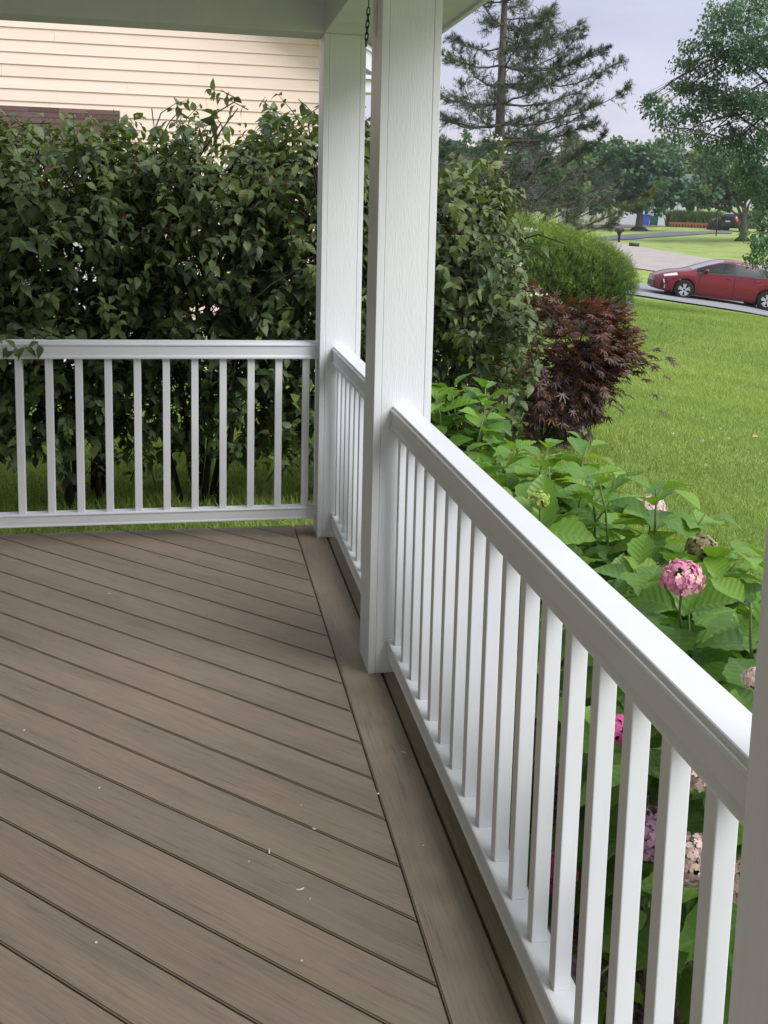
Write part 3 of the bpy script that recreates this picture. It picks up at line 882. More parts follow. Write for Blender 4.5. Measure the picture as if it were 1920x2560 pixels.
# ------------------------------------------------------------------ neighbouring house with cream siding
WY = 7.2
def sY(px, py): return atY(px, py, WY)
nh = thing('neighbour_house', 'neighbouring house with cream lap siding and a brown shingled lower roof', 'house', (-3.0, 9.0, -0.2))
XC = 1.16                                  # right corner of the gable wall
p1, p2 = sY(776, 89.8), sY(796, 103.7)
slope = (p2[2] - p1[2]) / (p2[0] - p1[0])
slope = -0.60
def rake(x): return p1[2] + slope * (x - p1[0])
bz = -0.30
zl0 = sY(0, 250)[2]                         # one course line
EXPO = 29.85 / FPX * ((sY(0, 160) - CAM) @ R[2])
k0 = int(math.ceil((zl0 - bz) / EXPO))
seams = {0: -0.36, 2: -2.05, 5: -1.74, -4: -0.8, -7: -1.5}
for k in range(-k0, 22):
    z0 = zl0 + k * EXPO; z1 = z0 + EXPO
    xr = XC
    if rake(XC) < z1: xr = min(XC, p1[0] + (z1 - p1[2]) / slope + 0.25)
    xl = -8.5
    if xr < xl + 0.3: break
    cuts = [xl] + [(-5.2 + 1.7 * ((k * 7) % 5) * 0.4)] + ([{0: -0.36, 3: -0.44, 5: -1.94, -1: -2.0, 1: -1.2}.get(k, -9)] if k in (0, 3, 5, -1, 1) else [])
    cuts = sorted(c for c in cuts if xl <= c < xr - 0.2) + [xr]
    for a, b in zip(cuts[:-1], cuts[1:]):
        # each plank leans: thick butt at the bottom, tucked under the next at the top
        y_b, y_t = WY - 0.016, WY - 0.003
        a2, b2 = a + 0.0012, b - 0.0012
        zt_ = z1 + 0.004
        zr = zt_
        vs_ = [(a2, y_b, z0), (b2, y_b, z0), (b2, y_t, zr), (a2, y_t, zr), (a2, WY, z0), (b2, WY, z0), (b2, WY, zr), (a2, WY, zr)]
        c_ = np.array([(a2 + b2) / 2, WY, (z0 + z1) / 2])
        me = mesh_py('siding_plank', [np.array(v) - c_ for v in vs_], [(0, 1, 2, 3), (4, 7, 6, 5), (0, 4, 5, 1), (1, 5, 6, 2), (2, 6, 7, 3), (3, 7, 4, 0)], SIDING)
        o = link('siding_plank', me, nh)
        o.location = tuple(c_ - base_of(nh))
# body of the house behind the siding
hb = base_of(nh)
zc = rake(XC)
ridge_x = -4.6
zrd = rake(ridge_x)
V = []
for y in (WY + 0.002, 15.0):
    V += [(XC - 0.01, y, bz), (XC - 0.01, y, zc - 0.02), (ridge_x, y, zrd - 0.02), (2 * ridge_x - XC, y, zc - 0.02), (2 * ridge_x - XC, y, bz)]
me = mesh_py('wall', np.array(V) - hb, [(4, 3, 2, 1, 0), (5, 6, 7, 8, 9), (0, 1, 6, 5), (4, 9, 8, 3)], SIDING)
link('wall', me, nh)
# roof slabs with overhang, fascia and soffit along the rake
def rake_slab(name, za, zb, y0, y1, material, x_e=XC + 0.34):
    V = []
    for y in (y0, y1):
        for x_ in (x_e, ridge_x): V += [(x_, y, rake(x_) + za), (x_, y, rake(x_) + zb)]
    me = mesh_py(name, np.array(V) - hb, [(0, 1, 3, 2), (4, 6, 7, 5), (1, 5, 7, 3), (0, 2, 6, 4), (0, 4, 5, 1), (2, 3, 7, 6)], material)
    return link(name, me, nh)
rake_slab('rake_soffit', 0.0, 0.02, WY - 0.28, WY + 0.0, TRIM)
rake_slab('rake_board', 0.0, 0.20, WY - 0.305, WY - 0.281, TRIM)
rake_slab('rake_trim', 0.202, 0.262, WY - 0.325, WY - 0.281, TRIM)
rake_slab('roof', 0.264, 0.30, WY - 0.345, 15.3, SHINGLE, XC + 0.38)
V = []
for y in (WY - 0.345, 15.3):
    for x_ in (2 * ridge_x - XC - 0.38, ridge_x - 0.001):
        zz = rake(2 * ridge_x - x_)
        V += [(x_, y, zz + 0.264), (x_, y, zz + 0.30)]
link('roof', mesh_py('roof', np.array(V) - hb, [(0, 1, 3, 2), (4, 6, 7, 5), (1, 5, 7, 3), (0, 2, 6, 4), (0, 4, 5, 1), (2, 3, 7, 6)], SHINGLE), nh)
ze = rake(XC + 0.34)
box('eave_return', XC + 0.005, XC + 0.46, WY - 0.30, WY + 0.02, ze - 0.03, ze + 0.012, TRIM, nh)
box('eave_return', XC + 0.005, XC + 0.40, WY - 0.26, WY + 0.02, ze - 0.17, ze - 0.033, TRIM, nh)
box('gutter', XC + 0.36, XC + 0.47, WY - 0.2, 15.0, ze - 0.02, ze + 0.10, TRIM, nh)
box('downspout', XC + 0.03, XC + 0.11, WY - 0.06, WY + 0.02, bz, ze - 0.2, TRIM, nh)
# lower shingled roof against the wall
zs0 = sY(150, 270)[2]; xs1 = sY(300, 285)[0]
eY, eZ = 5.95, 1.98
ncs = 9
shw = 0.30
for r in range(ncs):
    t0, t1 = r / ncs, (r + 1.35) / ncs
    t1 = min(t1, 1.0)
    off = (r % 2) * 0.15 + random.uniform(-.03, .03)
    y_hi = eY + (WY - eY) * ((r + 1) / ncs); z_hi = eZ + (zs0 - eZ) * ((r + 1) / ncs)
    y_lo = eY + (WY - eY) * (r / ncs); z_lo = eZ + (zs0 - eZ) * (r / ncs)
    x_ = xs1 - off
    first = True
    while x_ > -4.6:
        x0 = x_ - shw * random.choice((0.8, 1, 1, 1.2))
        xa, xb = x0 + 0.004, (xs1 if first else x_)
        first = False
        h = 0.010 + random.uniform(0, 0.006)
        vs_ = [(xa, y_lo, z_lo + h), (xb, y_lo, z_lo + h), (xb, y_hi, z_hi + 0.004), (xa, y_hi, z_hi + 0.004), (xa, y_lo, z_lo), (xb, y_lo, z_lo)]
        c_ = np.array([(xa + xb) / 2, (y_lo + y_hi) / 2, (z_lo + z_hi) / 2])
        o = link('shingle', mesh_py('shingle', [np.array(v) - c_ for v in vs_], [(0, 1, 2, 3), (4, 5, 1, 0)], SHINGLE), nh)
        o.location = tuple(c_ - hb)
        x_ = x0
V = [(-8.5, eY, eZ - 0.002), (xs1, eY, eZ - 0.002), (xs1, WY, zs0 - 0.002), (-8.5, WY, zs0 - 0.002), (-8.5, eY + 0.02, eZ - 0.05), (xs1, eY + 0.02, eZ - 0.05), (xs1, WY, zs0 - 0.06), (-8.5, WY, zs0 - 0.06)]
link('lower_roof', mesh_py('lower_roof', np.array(V) - hb, [(0, 1, 2, 3), (7, 6, 5, 4), (0, 4, 5, 1), (1, 5, 6, 2)], SHINGLE), nh)
box('lower_fascia', -8.5, xs1, eY - 0.005, eY + 0.02, eZ - 0.23, eZ - 0.03, TRIM, nh)
box('lower_soffit', -8.5, xs1 - 0.01, eY + 0.021, WY - 0.02, eZ - 0.23, eZ - 0.21, TRIM, nh)
for xx in (-3.2, -1.75):
    box('garage_door', xx - 0.7, xx + 0.62, WY - 0.045, WY - 0.018, bz + 0.05, eZ - 0.35, TRIM, nh)

# ------------------------------------------------------------------ viburnum shrubs (hedge behind the railing)
def rvec(n): return unit(rng.normal(size=(n, 3)))
def perp(d):
    a = rvec(len(d))
    return unit(a - d * np.sum(a * d, 1, keepdims=True))
def viburnum(label, base, rxy, z0, z1, ntw, nstem, extra=(), low=0.10, flowers=(), lean=(0, 0), leaf=0.082):
    base = np.array([base[0], base[1], float(gz(base[0], base[1])) - 0.02])
    t = thing('viburnum_shrub', label, 'shrub', base, 'viburnum shrubs round the porch corner')
    # main stems
    mids = []
    for k in range(nstem):
        a = 2 * math.pi * (k + rng.random()) / nstem
        r0 = 0.04 + 0.13 * rng.random()
        p0 = base + np.array([math.cos(a) * r0, math.sin(a) * r0, 0])
        r1 = rng.uniform(0.25, 0.8)
        p1 = base + np.array([math.cos(a) * rxy[0] * r1 + lean[0], math.sin(a) * rxy[1] * r1 + lean[1], (z0 + (z1 - z0) * rng.uniform(0.55, 0.85)) - base[2]])
        pts = curve(p0, p1, (rng.normal(0, .05), rng.normal(0, .05), 0.12), 7, 0.012)
        r = rng.uniform(0.011, 0.023)
        tubes('stem', [(pts, np.linspace(r, r * 0.45, 8))], DBARK, t, 6)
        mids += pts[2:]
    mids = np.array(mids)
    # twig tips through the crown volume, more of them near its skin
    h = rng.random(ntw) ** 0.85
    prof = np.interp(h, [0, 0.12, 0.35, 0.75, 0.92, 1.0], [0.75, 0.92, 1.05, 1.05, 0.92, 0.70])
    keep = rng.random(ntw) < np.interp(h, [0, 0.18, 0.34, 1], [low, low * 2.0, 1.0, 1.0])
    h, prof = h[keep], prof[keep]
    n = len(h)
    a = rng.uniform(0, 2 * math.pi, n)
    rr = (0.25 + 0.75 * rng.random(n) ** 0.55) * prof * (1 + 0.13 * np.sin(3 * a + base[0] * 5) + 0.10 * np.sin(7 * h + 2 * a))
    tip = np.stack([base[0] + lean[0] * h + np.cos(a) * rr * rxy[0], base[1] + lean[1] * h + np.sin(a) * rr * rxy[1], z0 + (z1 - z0) * h * (1 + 0.05 * np.sin(5 * a + 3 * base[0]))], -1)
    if len(extra): tip = np.vstack([tip, np.array(extra)]); n = len(tip)
    out_ = tip - np.array([base[0], base[1], 0]) - np.array([0, 0, 1]) * tip[:, 2:3]
    out_ = unit(out_ + rng.normal(0, .35, (n, 3)))
    up = np.where(tip[:, 2] > z0 + 0.8 * (z1 - z0), 0.9, 0.15)
    d = unit(out_ + np.array([0, 0, 1]) * (up + rng.normal(0, .25, n))[:, None])
    ln = rng.uniform(0.16, 0.36, n)
    st = tip - d * ln[:, None]
    tw = []
    for i in range(n):
        if rng.random() < 0.75:
            tw.append(([st[i], (st[i] + tip[i]) / 2 + np.array([0, 0, 0.015]), tip[i]], [0.0035, 0.0026, 0.0012]))
        if rng.random() < 0.30:
            j = np.argmin(np.linalg.norm(mids - st[i], axis=1))
            tw.append((curve(mids[j], st[i], (0, 0, 0.06), 3, 0.01), np.linspace(0.006, 0.0035, 4)))
    tubes('twigs', tw, DBARK, t, 4, 'stuff')
    pos, yd, nr, sz, rn = [], [], [], [], []
    tone = rng.random(n)
    side = perp(d)
    for lv in range(5):
        f = 0.15 + 0.85 * lv / 4
        p = st + d * (ln * f)[:, None]
        ang = lv * math.pi / 2
        s = side * math.cos(ang) + np.cross(d, side) * math.sin(ang)
        for sg in (-1, 1):
            m = rng.random(n) < (0.92 if lv else 0.6)
            y = unit(s * sg + d * 0.55 + np.array([0, 0, -0.55]) + rng.normal(0, .22, (n, 3)))
            nn = unit(np.array([0, 0, 1.0]) + d * 0.3 + out_ * 0.35 + rng.normal(0, .3, (n, 3)))
            s_ = leaf * rng.uniform(0.5, 1.28, n) * (1.0 if lv < 3 else 0.86 - 0.16 * (lv - 3))
            pos.append(p[m]); yd.append(y[m]); nr.append(nn[m]); sz.append(s_[m])
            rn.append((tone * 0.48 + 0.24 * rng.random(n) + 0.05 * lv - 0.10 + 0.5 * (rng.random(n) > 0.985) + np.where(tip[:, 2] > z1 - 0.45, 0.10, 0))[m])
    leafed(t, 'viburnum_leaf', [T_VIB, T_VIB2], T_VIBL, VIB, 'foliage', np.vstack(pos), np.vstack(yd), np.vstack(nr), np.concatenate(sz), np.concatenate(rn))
    # spent brown flower heads on the side towards the porch
    front = np.where((tip[:, 1] < base[1] + 0.1) & (tip[:, 2] > 0.75))[0]
    q = np.vstack([tip[i] + rng.normal(0, .022, (16, 3)) * np.array([1, 1, 0.5]) for i in rng.choice(front, min(22, len(front)), replace=False)])
    mass('spent_flowers', T_NEED, q, rvec(len(q)) + np.array([0, 0, 0.6]), rvec(len(q)), rng.uniform(0.02, 0.045, len(q)), rng.random(len(q)), SPENT, t, 'stuff', False)
    for fp in flowers:
        fp = np.array(fp)
        q = fp + np.stack([rng.normal(0, .028, 26), rng.normal(0, .028, 26), rng.normal(0, .008, 26)], -1)
        mass('flower_cluster', T_FLO, q, rvec(26), np.array([0, 0, 1.0]) + rng.normal(0, .3, (26, 3)), rng.uniform(0.008, 0.018, 26), rng.random(26), WFLOW, t, None)
    return t
hz = 2.16
viburnum('dark green shrub behind the back railing at the left edge of the picture', (-1.95, 1.55), (0.72, 0.72), 0.05, 2.06, 1080, 8, low=0.36,
         extra=[tuple(atY(38, 868, 0.02)), tuple(atY(70, 872, 0.0)), tuple(atY(95, 862, 0.03)), tuple(atY(120, 850, 0.10)), tuple(atY(15, 850, 0.10)), tuple(atY(160, 848, 0.14))], flowers=[P(62, 710, 5.75), P(20, 480, 6.4)])
viburnum('dark green shrub behind the back railing, second from the left, with stems showing between balusters', (-1.18, 1.65), (0.66, 0.75), 0.05, 2.04, 1130, 9, low=0.38,
         extra=[tuple(P(210, 880, 5.7)), tuple(P(150, 870, 5.65))], flowers=[P(295, 620, 5.8), P(330, 480, 6.3)])
viburnum('tall dark green shrub rising highest against the cream siding, mid back railing', (-0.42, 1.55), (0.66, 0.72), 0.05, 2.00, 1080, 9, low=0.36,
         extra=[tuple(P(500, 262, 6.6)), tuple(P(520, 222, 6.6)), tuple(P(470, 250, 6.6)), tuple(P(530, 240, 6.55)), tuple(P(485, 290, 6.6)), tuple(P(540, 275, 6.6)), tuple(P(430, 840, 5.8)), tuple(P(560, 850, 5.8))], flowers=[P(470, 560, 6.1)])
viburnum('dark green shrub beside the corner post, in deep shade', (0.30, 1.55), (0.62, 0.70), 0.08, 2.12, 1150, 8,
         extra=[tuple(P(700, 640, 5.9)), tuple(P(660, 630, 5.9)), tuple(P(640, 860, 5.8))], low=0.40)
viburnum('shrub with drooping leaves just right of the middle post, in front of the yew', (1.08, 1.95), (0.72, 0.75), -0.05, 1.86, 1250, 8, low=0.85,
         extra=[tuple(P(1270, 350, 7.3)), tuple(P(1255, 352, 7.3)), tuple(P(1240, 370, 7.3)), tuple(P(1290, 475, 7.2)), tuple(P(1275, 500, 7.2)), tuple(P(1330, 580, 7.0)), tuple(P(1340, 740, 6.8)), tuple(P(1320, 620, 7.0)), tuple(P(1340, 920, 6.9))],
         flowers=[P(1234, 345, 7.3), P(1335, 736, 6.7), P(1325, 575, 7.0), P(1180, 362, 7.2), P(1292, 660, 6.8)], leaf=0.080)

# ------------------------------------------------------------------ red japanese maple
def maple():
    b = P(1345, 1112, 8.6); b[2] = float(gz(b[0], b[1])) - 0.02
    t = thing('red_maple', 'low dark red maple with pointed leaves spreading over the lawn', 'maple', b)
    tips, paths = [], []
    ctr = np.array([b[0], b[1]])
    for k in range(8):
        a = 2 * math.pi * (k + 0.5 * rng.random()) / 8
        p0 = b + np.array([0.04 * math.cos(a), 0.04 * math.sin(a), 0])
        p1 = b + np.array([math.cos(a) * rng.uniform(0.3, 0.55), math.sin(a) * rng.uniform(0.3, 0.55), rng.uniform(0.65, 0.95)])
        pts = curve(p0, p1, (0.05 * math.cos(a), 0.05 * math.sin(a), 0.08), 6, 0.02)
        tubes('stem', [(pts, np.linspace(0.017, 0.007, 7))], DBARK, t, 6)
        for j in range(17):
            s = pts[rng.integers(2, 7)]
            aa = a + rng.normal(0, .8)
            rr = rng.uniform(0.35, 1.0) ** 0.7
            hh = rng.uniform(0.08, 1.0)
            R_ = 0.86 * np.interp(hh, [0, 0.3, 0.6, 0.85, 1], [0.42, 0.62, 0.96, 1.0, 0.75]) * (1 + 0.22 * math.sin(3 * aa + 4 * hh))
            e_ = b + np.array([math.cos(aa) * R_ * rr * 0.98, math.sin(aa) * R_ * rr, 0.20 + hh * 1.00 - 0.14 * rr + rng.normal(0, .05)])
            paths.append((curve(s, e_, (0, 0, 0.12), 4, 0.012), np.linspace(0.005, 0.0016, 5)))
            tips.append((s, e_))
    # long arching sprays to the right and a low branch on the lawn
    for px, py in ((1545, 815), (1570, 842), (1550, 890), (1540, 930), (1520, 960), (1540, 990), (1500, 1030), (1475, 1065), (1545, 800), (1515, 800), (1440, 1095), (1460, 775), (1390, 765), (1330, 740), (1310, 720), (1500, 880), (1500, 930), (1400, 1080), (1585, 850), (1575, 870), (1590, 905), (1560, 780), (1530, 770), (1560, 930), (1535, 905)):
        e_ = P(px, py, 8.4 + rng.uniform(-.2, .2))
        s = b + np.array([0.25, -0.05, 0.45])
        paths.append((curve(s, e_, (0, 0, 0.14), 4, 0.01), np.linspace(0.007, 0.0032, 5)))
        tips.append((s, e_)); tips.append(((s + e_) / 2, e_)); tips.append(((s + e_) / 2, e_ - np.array([0.12, 0, 0.03])))
    tubes('twigs', paths, DBARK, t, 4, 'stuff')
    pos, yd, nr, sz, rn = [], [], [], [], []
    for s, e_ in tips:
        d = unit((e_ - s)[None])[0]
        L = np.linalg.norm(e_ - s)
        tone = rng.random()
        for j in range(18):
            f = 1 - 0.60 * (j / 18) ** 1.2
            p = s + (e_ - s) * f + np.array([0, 0, 0.12 * 4 * f * (1 - f) * 0.8]) + rng.normal(0, .045, 3)
            sd = np.cross(d, [0, 0, 1.0]) * (1 if j % 2 else -1)
            y = d * 0.75 + sd * rng.uniform(0.2, 1.0) + np.array([0, 0, -0.38]) + rng.normal(0, .18, 3)
            pos.append(p); yd.append(y); nr.append(np.array([0, 0, 1.0]) + rng.normal(0, .28, 3) + d * 0.2)
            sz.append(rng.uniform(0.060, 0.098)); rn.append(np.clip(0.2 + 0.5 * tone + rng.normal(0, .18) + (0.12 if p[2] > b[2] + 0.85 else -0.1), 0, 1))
    leafed(t, 'red_maple_leaf', [T_MAP], T_MAP, MAPLE, 'foliage', np.array(pos), np.array(yd), np.array(nr), np.array(sz), np.array(rn))
maple()

# ------------------------------------------------------------------ hydrangeas along the railing
FLOR = {'pink': PINK, 'bright': PINKB, 'mauve': MAUVE, 'faded': FADED, 'blush': BLUSH, 'green': GREENF, 'tan': TANF}
FNAME = {'pink': 'pink', 'bright': 'bright pink', 'mauve': 'mauve', 'faded': 'faded pink-beige', 'blush': 'blush white', 'green': 'green unopened', 'tan': 'dried tan'}
def hydrangea(label, base, spread, height, nstem, heads=()):
    """heads: (world position, radius, colour)"""
    base = np.array([base[0], base[1], float(gz(base[0], base[1])) - 0.01])
    t = thing('hydrangea', label, 'hydrangea', base, 'hydrangeas along the porch railing')
    pos, yd, nr, sz, rn = [], [], [], [], []
    ends = []
    for k in range(nstem):
        a = 2 * math.pi * (k * 0.381966)
        r = math.sqrt((k + 0.5) / nstem)
        e_ = base + np.array([math.cos(a) * r * spread[0], math.sin(a) * r * spread[1], height * (1 - 0.30 * r ** 2.2) * rng.uniform(0.80, 1.06)])
        ends.append((e_, None))
    for hp, hr, col in heads: ends.append((np.array(hp) - np.array([0, 0, hr * 0.55]), (hp, hr, col)))
    XM = 0.262                                     # nothing grows through the railing
    for e_, hd in ends:
        if hd is None: e_[0] = max(e_[0], XM + 0.13)
        p0 = base + rng.normal(0, 0.05, 3) * np.array([1, 1, 0])
        pts = curve(p0, e_, (0.0, 0.0, 0.12 * (e_[2] - base[2])), 7, 0.008)
        pts = [np.array([max(q[0], XM + 0.03), q[1], q[2]]) for q in pts]
        tubes('stem', [(pts, np.linspace(0.0065, 0.0030, 8))], GSTEM, t, 6)
        d = unit((pts[-1] - pts[-3])[None])[0]
        if d[2] < 0.4: d = unit((d + np.array([0, 0, 0.7]))[None])[0]
        a0 = rng.uniform(0, 6.28)
        tone = rng.random()
        nodes = 6
        for j in range(nodes):
            back = 0.0 + j * 0.075 + (0.05 if hd is not None else 0.0)
            f = max(0.10, 1 - back / max(0.3, np.linalg.norm(e_ - p0)))
            q = f * 7
            i0 = min(6, int(q)); p = pts[i0] * (1 - (q - i0)) + pts[i0 + 1] * (q - i0)
            u = unit(np.cross(d, [0.3, 0.9, 0.1])[None])[0]; w = np.cross(d, u)
            for sg in (0, 1):
                an = a0 + j * math.pi / 2 + sg * math.pi + rng.normal(0, .15)
                s = u * math.cos(an) + w * math.sin(an)
                if p[0] < XM + 0.10 and s[0] < 0: s = s * np.array([-0.4, 1, 1])
                lift = [0.62, 0.42, 0.15, -0.05, -0.2, -0.3][j] + rng.normal(0, .12)
                y = unit((s + d * lift)[None])[0]
                size = [0.108, 0.145, 0.165, 0.170, 0.155, 0.14][j] * rng.uniform(0.85, 1.15)
                pp = p + s * 0.02
                if (pp + y * size)[0] < XM: continue
                pos.append(pp); yd.append(y)
                nr.append(unit((d + np.array([0, 0, 0.55]) - s * 0.1 + rng.normal(0, .16, 3))[None])[0])
                sz.append(size)
                rn.append(np.clip(0.30 + 0.25 * tone + 0.16 * (j == 0) + 0.10 * (j == 1) - 0.07 * (j > 2) + rng.normal(0, .12), 0, 1))
        if hd is not None:
            hp, hr, col = hd
            hp = np.array(hp)
            # head: a stubby branched core carrying many small four-petalled florets
            n = int(120 if hr > 0.04 else 50)
            dirs = rvec(n * 6)
            dirs = dirs[dirs[:, 2] > -0.72]
            sel = [dirs[0]]
            for q_ in dirs[1:]:
                if len(sel) >= n: break
                if min(np.linalg.norm(q_ - s_) for s_ in sel) > 0.155: sel.append(q_)
            dirs = np.array(sel)
            br = [([hp - np.array([0, 0, hr * 0.7]), hp + q_ * hr * 0.8], [0.0022, 0.0010]) for q_ in dirs]
            head = tubes('flower_head', br, GSTEM if col != 'tan' else DBARK, t, 4)
            head['label'] = FNAME[col] + ' rounded flower head'
            key = 'floret_' + col
            variants(key, [T_FLO], FLOR[col], 8)
            rad = hr * rng.uniform(0.86, 1.04, len(dirs))
            di = rvec(170); di = di[di[:, 2] > -0.75]
            mass('inner_florets', T_FLO, hp + di * (hr * 0.86) * np.array([1, 1, 0.86]), perp(di), di + rng.normal(0, .25, di.shape), hr * rng.uniform(.2, .27, len(di)), np.clip(rng.normal(.55, .3, len(di)), 0, 1), FLOR[col], head)
            fp = hp + dirs * rad[:, None] * np.array([1, 1, 0.86])
            hb_ = np.array(head.location)
            mL = VARI[key][0]
            fn = unit(dirs + rng.normal(0, .28, dirs.shape))
            fy = perp(fn)
            xd, ydd, zd = frames(fy, fn)
            for i in range(len(dirs)):
                o = bpy.data.objects.new('floret', mL[rng.integers(0, len(mL))])
                s_ = hr * rng.uniform(0.19, 0.27)
                m = Matrix.Identity(4)
                for r_ in range(3):
                    m[r_][0] = xd[i][r_] * s_; m[r_][1] = ydd[i][r_] * s_; m[r_][2] = zd[i][r_] * s_; m[r_][3] = fp[i][r_] - base[r_]
                C.objects.link(o)
                o.parent = head
                o.matrix_local = m
    keep = np.ones(len(pos), bool)
    lx, ly, ld = project(np.array(pos) + 0.5 * np.array(yd) * np.array(sz)[:, None])
    for hp in CLEAR:                               # leaves part in front of the open blooms
        qx, qy, qd = project(np.array(hp)[None])
        keep &= ~((np.hypot(lx - qx, ly - qy) < 0.095 * FPX / qd) & (ld < qd + 0.02))
    pos, yd, nr, sz, rn = [[v for v, k_ in zip(a_, keep) if k_] for a_ in (pos, yd, nr, sz, rn)]
    leafed(t, 'hydrangea_leaf', [T_HYD, T_HYD2, T_HYD3], T_HYD, HYD, 'foliage', np.array(pos), np.array(yd), np.array(nr), np.array(sz), np.array(rn))
CLEAR = [atX(1706, 1445, .62), atX(1545, 1822, .42), atX(1628, 2085, .40), atX(1728, 2155, .38), atX(1742, 1925, .42), atX(1392, 2185, .40), atX(1350, 1252, .50)]
hydrangea('hydrangea with plain green leaves next to the middle post, under the red maple', (0.70, -0.55), (0.42, 0.46), 1.16, 24, [])
hydrangea('hydrangea with one small green bud, seen just over the far half of the long railing', (0.74, -1.30), (0.46, 0.44), 1.16, 26, [(atX(1350, 1252, .50), 0.032, 'green')])
hydrangea('hydrangea with a pale pink bloom half hidden by leaves at the lawn edge', (0.86, -1.95), (0.50, 0.42), 1.16, 26, [(atX(1625, 1275, 1.00), 0.058, 'blush'), (atX(1388, 2185, .40), 0.055, 'bright')])
hydrangea('hydrangea with the big round pink bloom standing above the rail', (0.80, -2.52), (0.46, 0.38), 1.16, 26, [(atX(1706, 1445, .62), 0.050, 'pink'), (atX(1655, 1452, .74), 0.036, 'pink'), (atX(1757, 1372, .92), 0.046, 'tan'), (atX(1543, 1822, .42), 0.040, 'bright'), (atX(1465, 1862, .55), 0.052, 'mauve'), (atX(1440, 2440, .42), 0.05, 'mauve')])
hydrangea('hydrangea with faded flower heads behind the balusters nearest the camera', (0.78, -3.10), (0.44, 0.38), 1.18, 26, [(atX(1892, 1698, .52), 0.028, 'blush'), (atX(1742, 1925, .42), 0.042, 'faded'), (atX(1622, 2085, .40), 0.058, 'mauve'), (atX(1732, 2155, .38), 0.050, 'faded'), (atX(1885, 2210, .44), 0.048, 'faded')])

# ------------------------------------------------------------------ needle shoots
def shoots_to_needles(p0, d, ln, per, nlen, tone, spread=0.9):
    n = len(p0)
    f = np.tile((np.arange(per) + 0.5) / per, n)
    i = np.repeat(np.arange(n), per)
    pos = p0[i] + d[i] * (ln[i] * f)[:, None]
    s = perp(d[i])
    yd = unit(d[i] * rng.uniform(0.5, 1.1, n * per)[:, None] + s * spread)
    nr = unit(np.array([0, 0, 1.0]) + rng.normal(0, .5, (n * per, 3)))
    return pos, yd, nr, nlen * rng.uniform(0.7, 1.2, n * per), np.clip(tone[i] + rng.normal(0, .10, n * per), 0, 1)

# ------------------------------------------------------------------ yew
def yew():
    t_ = P(1400, 800, 17.0); t_[2] = float(gz(t_[0], t_[1]))
    t = thing('yew_bush', 'rounded bright green yew bush on the lawn behind the red maple', 'bush', t_)
    gb = t_[2]
    blobs = [(P(1290, 0, 17.4), 1.50, 545), (P(1400, 0, 17.0), 1.28, 575), (P(1500, 0, 16.7), 0.80, 605), (P(1180, 0, 17.8), 1.4, 560)]
    p0, dd, tn = [], [], []
    core = []
    for c, r, ytop in blobs:
        d0 = (c - CAM) @ R[2]
        px = project(c[None])[0][0]
        zt_ = P(px, ytop, d0)[2]
        H = zt_ - gb
        core.append((np.array([c[0], c[1], gb + H * 0.48]), r * 0.74, H * 0.38))
        n = int(8500 * r)
        q = rvec(n); q[:, 2] = np.abs(q[:, 2]) * rng.choice([1, 1, -0.85], n)
        lump = 1 + 0.10 * np.sin(9 * q[:, 0] + 4 * q[:, 2]) * np.cos(8 * q[:, 1] - 3 * q[:, 2]) + 0.055 * np.sin(21 * q[:, 0] + 17 * q[:, 1] + 13 * q[:, 2])
        sh = lump * (0.80 + 0.20 * rng.random(n) ** 0.6)
        p = np.array([c[0], c[1], gb + H * 0.48]) + q * sh[:, None] * np.array([r, r, H * 0.52])
        p0.append(p); dd.append(unit(q * np.array([1, 1, 0.7]) + np.array([0, 0, 0.95]) + rng.normal(0, .3, (n, 3))))
        tn.append(np.clip(0.34 + 0.32 * q[:, 2] + 2.2 * (sh - 0.93) + rng.normal(0, .15, n), 0, 1))  # shade painted into the tone: darker in the hollows and lower down
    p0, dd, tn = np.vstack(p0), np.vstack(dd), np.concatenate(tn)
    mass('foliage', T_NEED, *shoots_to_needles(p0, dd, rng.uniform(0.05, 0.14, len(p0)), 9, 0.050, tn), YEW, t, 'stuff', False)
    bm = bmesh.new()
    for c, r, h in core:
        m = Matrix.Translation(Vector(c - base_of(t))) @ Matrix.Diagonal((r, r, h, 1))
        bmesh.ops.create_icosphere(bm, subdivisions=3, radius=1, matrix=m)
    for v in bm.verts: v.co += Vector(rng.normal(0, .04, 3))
    link('dark_core', bm_mesh('dark_core', bm, mat('dark_core_fill', (0.02, 0.025, 0.01), 0.95, 0.05)), t, 'stuff')  # added solid dark cores that block the view through the needles
yew()

